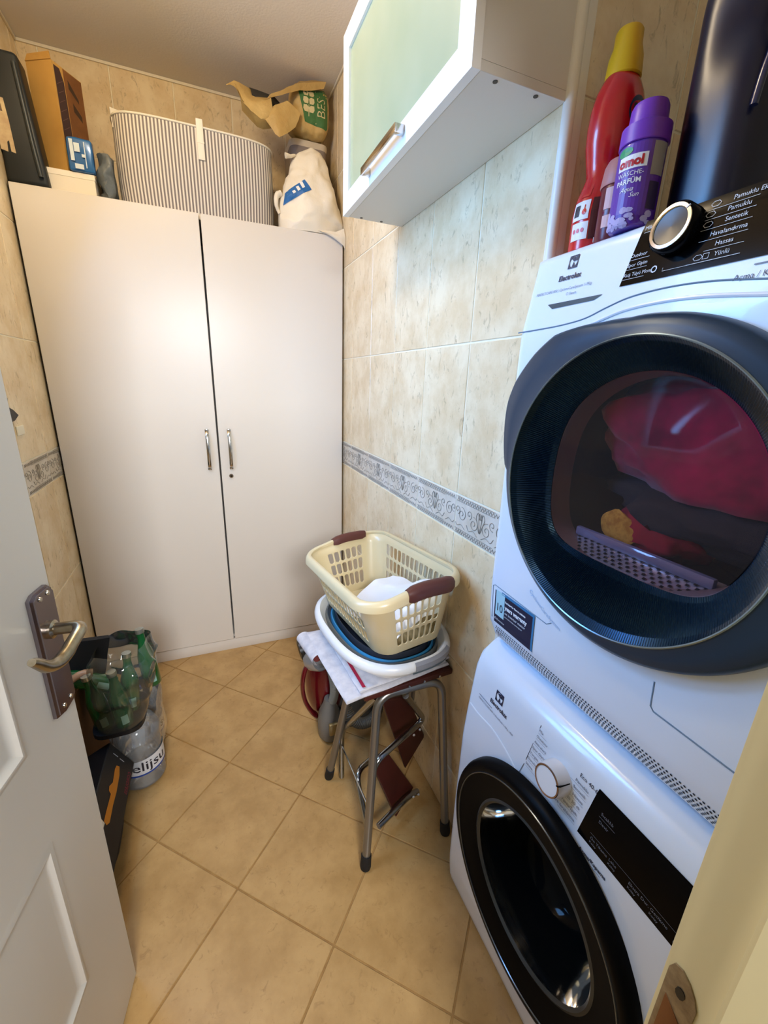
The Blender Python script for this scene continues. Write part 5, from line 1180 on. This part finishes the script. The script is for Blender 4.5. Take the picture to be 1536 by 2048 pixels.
# striped hamper
sb = empty('striped_hamper', (.05, 2.40, TZ), 'wide fabric hamper with fine grey and white stripes and a white strap, on the wardrobe', 'hamper')
HXc, HYc, HA, HB, HH = .050, 2.395, .315, .165, .318
def hp_(a, q=0.0): k = 4.2; c, s = math.cos(a), math.sin(a); d = (abs(c) ** k + abs(s) ** k) ** (-1 / k); return HXc + c * d * (HA + q), HYc + s * d * (HB + q)
NS = 520; arc = [0]; pts = [hp_(2 * math.pi * i / 2000) for i in range(2001)]
for i in range(2000): arc.append(arc[-1] + math.hypot(pts[i + 1][0] - pts[i][0], pts[i + 1][1] - pts[i][1]))
per_ = []; j = 0
for k in range(NS):
    d = arc[-1] * k / NS
    while arc[j + 1] < d: j += 1
    per_.append(2 * math.pi * (j + (d - arc[j]) / (arc[j + 1] - arc[j])) / 2000)
b = nb()
for (z0, q0), (z1, q1) in zip(((0, -.004), (.10, .0), (.22, .0)), ((.10, .0), (.22, .0), (HH, -.002))):
    A = [b.verts.new((*hp_(a, q0), TZ + z0)) for a in per_]; B = [b.verts.new((*hp_(a, q1), TZ + z1)) for a in per_]
    for k in range(NS): b.faces.new((A[k], A[(k + 1) % NS], B[(k + 1) % NS], B[k])).material_index = (k // 2) % 2
ob('striped_wall', fix(b), [pm('stripe_white', '#dcd6ca', 0.9), pm('stripe_grey', '#7b7370', 0.9)], sb, 80)
b = nb(); tube(b, [(*hp_(2 * math.pi * i / 120, -.001), TZ + HH + .001) for i in range(120)], .0042, n=8, closed=True); ob('rim', b, pm('rim_white', '#e4dccb', 0.8), sb, 60)
b = nb(); V = [b.verts.new((*hp_(2 * math.pi * i / 72, -.012), TZ + .012)) for i in range(72)]; b.faces.new(V); A = [b.verts.new((*hp_(2 * math.pi * i / 72, -.006), TZ + HH - .002)) for i in range(72)]
for i in range(72): b.faces.new((V[i], V[(i + 1) % 72], A[(i + 1) % 72], A[i]))
ob('lining', fix(b), pm('lining_grey', '#8e867c', 0.9), sb, 60)
fy = HYc - HB
b = nb(); box(b, (.050, fy - .0065, TZ + .205), (.076, fy - .0010, TZ + .345), .002); box(b, (.050, fy - .0065, TZ + .339), (.076, fy + .05, TZ + .345), .002); box(b, (.049, fy - .0075, TZ + .262), (.077, fy - .006, TZ + .268)); ob('strap', b, pm('strap_white', '#e9e2d2', 0.8), sb)
ob('inner_flap', flap([(-.258, 2.300, TZ + HH - .04), (-.10, 2.330, TZ + HH - .05), (-.10, 2.338, TZ + HH + .010), (-.262, 2.312, TZ + HH + .030)], .006), pm('flap_grey', '#d9d1c2', 0.8), sb, 0)
# grey bin with a grip hole, at the back right corner
gb = empty('grey_bin', (.545, 2.44, TZ), 'upright grey plastic bin with a dark grip hole behind the white bag on the wardrobe', 'bin')
b = nb(); sec = rrect(.176, .20, .035, 5); rings = []
for z, q in ((0, .88), (.02, .92), (.40, 1.0), (.412, 1.035), (.424, 1.03), (.424, .96), (.40, .94), (.03, .86)):
    rings.append([b.verts.new((.548 + x * q, 2.465 + y * q, TZ + z)) for x, y in sec])
for A, B in zip(rings, rings[1:]):
    for i in range(len(sec)): b.faces.new((A[i], A[(i + 1) % len(sec)], B[(i + 1) % len(sec)], B[i])).material_index = 0
b.faces.new(rings[0][::-1]); b.faces.new(rings[-1])
for f in b.faces:
    if f.calc_center_median().z > TZ + .404: f.material_index = 1
ob('bin_body', fix(b), [pm('bin_grey', '#85786f', 0.6), pm('bin_rim', '#cdbfa6', 0.5)], gb, 50)
b = nb(); prism(b, [(x * 1 + .560, z + TZ + .372) for x, z in rrect(.075, .024, .0115, 5)], 0, .002, lambda u, v, w_: Vector((u, 2.3646 - w_, v))); ob('grip_hole', b, pm('hole_dark', '#2a0c10', 0.8), gb, 0)
# beige printed bag stuffed on the bin, its mouth sagging to the left
bg = empty('beige_bag', (.53, 2.38, TZ + .425), 'crumpled beige plastic bag with a green leaf print on top of the grey bin', 'bag')
m_bei = pm('beige_film', '#c9ab6c', 0.5, var=('#b08d4e', 9, 4, .3, .7), bump=(26, .5, .01))
t = nb(); bmesh.ops.create_icosphere(t, subdivisions=5, radius=1)
for v in t.verts:
    p = v.co.normalized(); d = (abs(p.x) ** 3.5 + abs(p.y) ** 3.5 + abs(p.z) ** 3.5) ** (-1 / 3.5); v.co = Vector((.545 + p.x * d * .090, 2.385 + p.y * d * .085, TZ + .527 + p.z * d * .102))
wobble(t, .014, 11, 4); wobble(t, .004, 45, 1)
for v in t.verts: v.co.z = min(max(v.co.z, TZ + .4255), ZC - .012); v.co.x = min(v.co.x, XR - .004)
bvh = BVHTree.FromBMesh(t)
ob('bag_body', t, m_bei, bg, 40)
def onbag(bv, y0, o):
    def f(u, v):
        h_ = bv.ray_cast(Vector((u, y0, v)), Vector((0, 1, 0)))
        if h_[0] is None: h_ = bv.find_nearest(Vector((u, y0 + .3, v)))
        return h_[0] - Vector((0, o, 0))
    return f
fb = onbag(bvh, 2.0, .0012); fb2 = onbag(bvh, 2.0, .0028); b = nb()
def gridpatch(bm, quad, f, mi, n=12):
    Q = [Vector((*p, 0)) for p in quad]; V = [[bm.verts.new(f(*(bil(Q, i / n, j / n))[:2])) for j in range(n + 1)] for i in range(n + 1)]
    for i in range(n):
        for j in range(n): bm.faces.new((V[i][j], V[i + 1][j], V[i + 1][j + 1], V[i][j + 1])).material_index = mi
gridpatch(b, ((.515, 2.585), (.622, 2.572), (.622, 2.728), (.487, 2.692)), fb, 0)
def leaf(bm, u, v, a, L, W, mi=1):
    pts = [(math.cos(a) * x * L - math.sin(a) * y * W + u, math.sin(a) * x * L + math.cos(a) * y * W + v) for x, y in ((0, 0), (.35, .42), (.7, .36), (1, 0), (.7, -.36), (.35, -.42))]; flatpoly(bm, [fb2(*p) for p in pts], mi)
ribbon(b, [(.5325, 2.605), (.5325, 2.64), (.5325, 2.692)], .003, fb2, 1)
for s in (-1, 1):
    for k in range(3): leaf(b, .5325 + s * .003, 2.620 + k * .028, R(90 - s * 42), .031, .030)
ribbon(b, [(.566, 2.585), (.566, 2.705)], .0025, fb2, 1)
text(b, 'BES', .055, (.592, 2.646), fb2, 'CENTER', rot=R(90), mi=1, sx=.9, bold=-.0005)
ob('bag_print', b, [pm('leaf_green', '#3c6a35', 0.55), pm('print_cream', '#cdbf8e', 0.55)], bg, 0, kind='stuff')
def sheet(name, rows, mt, par, th=.004, sub=2, amp=.006, seed=1):
    b = nb(); V = [[b.verts.new(p) for p in r_] for r_ in rows]
    for A, B in zip(V, V[1:]):
        for i in range(len(A) - 1): b.faces.new((A[i], A[i + 1], B[i + 1], B[i]))
    bmesh.ops.subdivide_edges(b, edges=b.edges[:], cuts=sub, use_grid_fill=True, smooth=1.0); wobble(b, amp, 20, seed)
    bmesh.ops.solidify(b, geom=b.faces[:], thickness=th); fix(b)
    for v in b.verts: v.co.z = min(v.co.z, ZC - .004)
    return ob(name, b, mt, par, 60)
sheet('bag_mouth', [[(.185, 2.31, 2.640), (.215, 2.30, 2.655), (.30, 2.32, 2.648), (.36, 2.33, 2.640)], [(.215, 2.285, 2.640), (.24, 2.265, 2.585), (.30, 2.262, 2.580), (.36, 2.268, 2.612)], [(.238, 2.285, 2.60), (.275, 2.262, 2.552), (.315, 2.268, 2.535), (.375, 2.275, 2.560)], [(.250, 2.33, 2.575), (.305, 2.31, 2.522), (.325, 2.31, 2.520), (.40, 2.32, 2.545)]], m_bei, bg, .003, 3, .004)
sheet('bag_fold', [[(.345, 2.270, 2.612), (.42, 2.27, 2.645), (.49, 2.285, 2.680), (.60, 2.30, 2.715)], [(.36, 2.262, 2.628), (.43, 2.262, 2.665), (.50, 2.275, 2.705), (.61, 2.29, 2.740)], [(.37, 2.31, 2.635), (.43, 2.31, 2.675), (.50, 2.32, 2.735), (.57, 2.33, 2.755)]], m_bei, bg, .003, 3, .004, 3)
sheet('bag_fold', [[(.325, 2.285, 2.560), (.38, 2.275, 2.600), (.43, 2.28, 2.625), (.49, 2.29, 2.600)], [(.335, 2.272, 2.535), (.38, 2.262, 2.560), (.43, 2.268, 2.585), (.48, 2.285, 2.570)], [(.375, 2.272, 2.490), (.392, 2.268, 2.482), (.42, 2.275, 2.505), (.465, 2.292, 2.545)]], m_bei, bg, .003, 3, .005, 6)
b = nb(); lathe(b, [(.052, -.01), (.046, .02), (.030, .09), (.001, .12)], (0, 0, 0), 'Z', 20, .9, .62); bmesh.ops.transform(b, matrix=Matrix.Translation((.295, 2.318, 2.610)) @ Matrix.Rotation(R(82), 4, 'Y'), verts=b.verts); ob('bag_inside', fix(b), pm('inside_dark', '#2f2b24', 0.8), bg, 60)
# white plastic bag hanging over the wardrobe edge
wb = empty('white_bag', (.53, 2.25, TZ), 'knotted white plastic bag with a blue logo on the right end of the wardrobe', 'bag')
def wbag(s, t):
    a = 2 * math.pi * s; z = .348 * t
    rx = interp([(0, .155), (.12, .158), (.35, .138), (.60, .108), (.85, .072), (.97, .045), (1, .012)], t); ry = interp([(0, .085), (.2, .100), (.6, .078), (1, .012)], t)
    cx = interp([(0, .528), (.3, .524), (.6, .524), (1, .524)], t)
    p = Vector((cx + math.cos(a) * rx, 2.262 + math.sin(a) * ry, TZ + z)); w_ = noise.noise_vector(p * 12 + Vector((3, 0, 0))) * .018 + noise.noise_vector(p * 34) * .005
    return p + w_ * min(1, t * 6)
b = nb(); V = grid_surface(b, 72, 44, wbag, closed_u=True); b.faces.new([V[i][0] for i in range(72)][::-1]); b.faces.new([V[i][-1] for i in range(72)])
for v in b.verts: v.co.z = max(v.co.z, TZ); v.co.x = min(v.co.x, XR - .004); v.co.x = max(v.co.x, .376)
fix(b); bv2 = BVHTree.FromBMesh(b); m_wf = pm('white_film', '#e9dfca', 0.42, bump=(30, .35, .008), spec=.4); ob('bag_body', b, m_wf, wb, 50)
fw1 = onbag(bv2, 1.9, .0014); fw2 = onbag(bv2, 1.9, .0030); b = nb()
gridpatch(b, ((.394, 2.222), (.425, 2.245), (.508, 2.284), (.480, 2.318)), lambda u, v: fw1(u, v), 0, 1) if False else None
def poly_on(bm, quad, f, mi, n=10): gridpatch(bm, quad, f, mi, n)
poly_on(b, ((.390, 2.212), (.512, 2.280), (.483, 2.318), (.400, 2.262)), fw1, 0)
for k in range(3): x = .432 + k * .020; z = 2.254 + k * .0125; poly_on(b, ((x, z), (x + .011, z + .007), (x + .006 - .003 * k, z + .016 + .007 * k), (x - .006 - .003 * k, z + .010 + .007 * k)), fw2, 1, 3)
ob('bag_logo', b, [pm('logo_blue', '#1c63a4', 0.5), pm('logo_white', '#e8e8e4', 0.5)], wb, 0, kind='stuff')
sheet('bag_corner', [[(.50, 2.185, 2.128), (.56, 2.180, 2.125), (.62, 2.178, 2.130), (.664, 2.180, 2.150)], [(.56, 2.172, 2.118), (.60, 2.166, 2.112), (.64, 2.164, 2.108), (.664, 2.166, 2.116)], [(.62, 2.170, 2.104), (.640, 2.168, 2.088), (.655, 2.166, 2.075), (.664, 2.168, 2.062)]], m_wf, wb, .002, 3, .003, 4)
b = nb(); tube(b, smoothpath([(.455, 2.255, 2.425), (.430, 2.240, 2.412), (.410, 2.235, 2.408)], 4), [.004 + .001 * i for i in range(9)], n=8); wobble(b, .003, 40); ob('bag_knot', b, m_wf, wb, 60); b = nb(); tube(b, smoothpath([(.385, 2.24, 2.262), (.366, 2.235, 2.250), (.362, 2.235, 2.215), (.374, 2.24, 2.185)], 4), [.014 - .0006 * i for i in range(13)], n=8); wobble(b, .003, 40); ob('bag_handle', b, m_wf, wb, 60)

# small things on the left wall beside the door
b = nb()
def LW(y, z, x=.0022): return Vector((XL + x, y, z))
b = nb(); prism(b, [(1.745, 1.330), (1.770, 1.345), (1.800, 1.335), (1.835, 1.315), (1.795, 1.300), (1.75, 1.296)], .0018, .007, lambda u, v, w_: LW(u, v, w_)); prism(b, [(1.735, 1.375), (1.750, 1.400), (1.775, 1.372), (1.77, 1.36), (1.74, 1.358)], .0018, .007, lambda u, v, w_: LW(u, v, w_))
tag(ob('wall_hook', fix(b), pm('hook_black', '#15120f', 0.5), None, 0), 'small black stick-on hook on the left wall above the decorated tile row', 'hook')
b = nb(); box(b, (XL + .0016, 1.80, 1.248), (XL + .006, 1.862, 1.280), .002); tag(ob('sticky_pad', b, pm('pad_white', '#e8e0c8', 0.6), None, 0), 'white sticky pad on the left wall just below the black hook', 'pad')
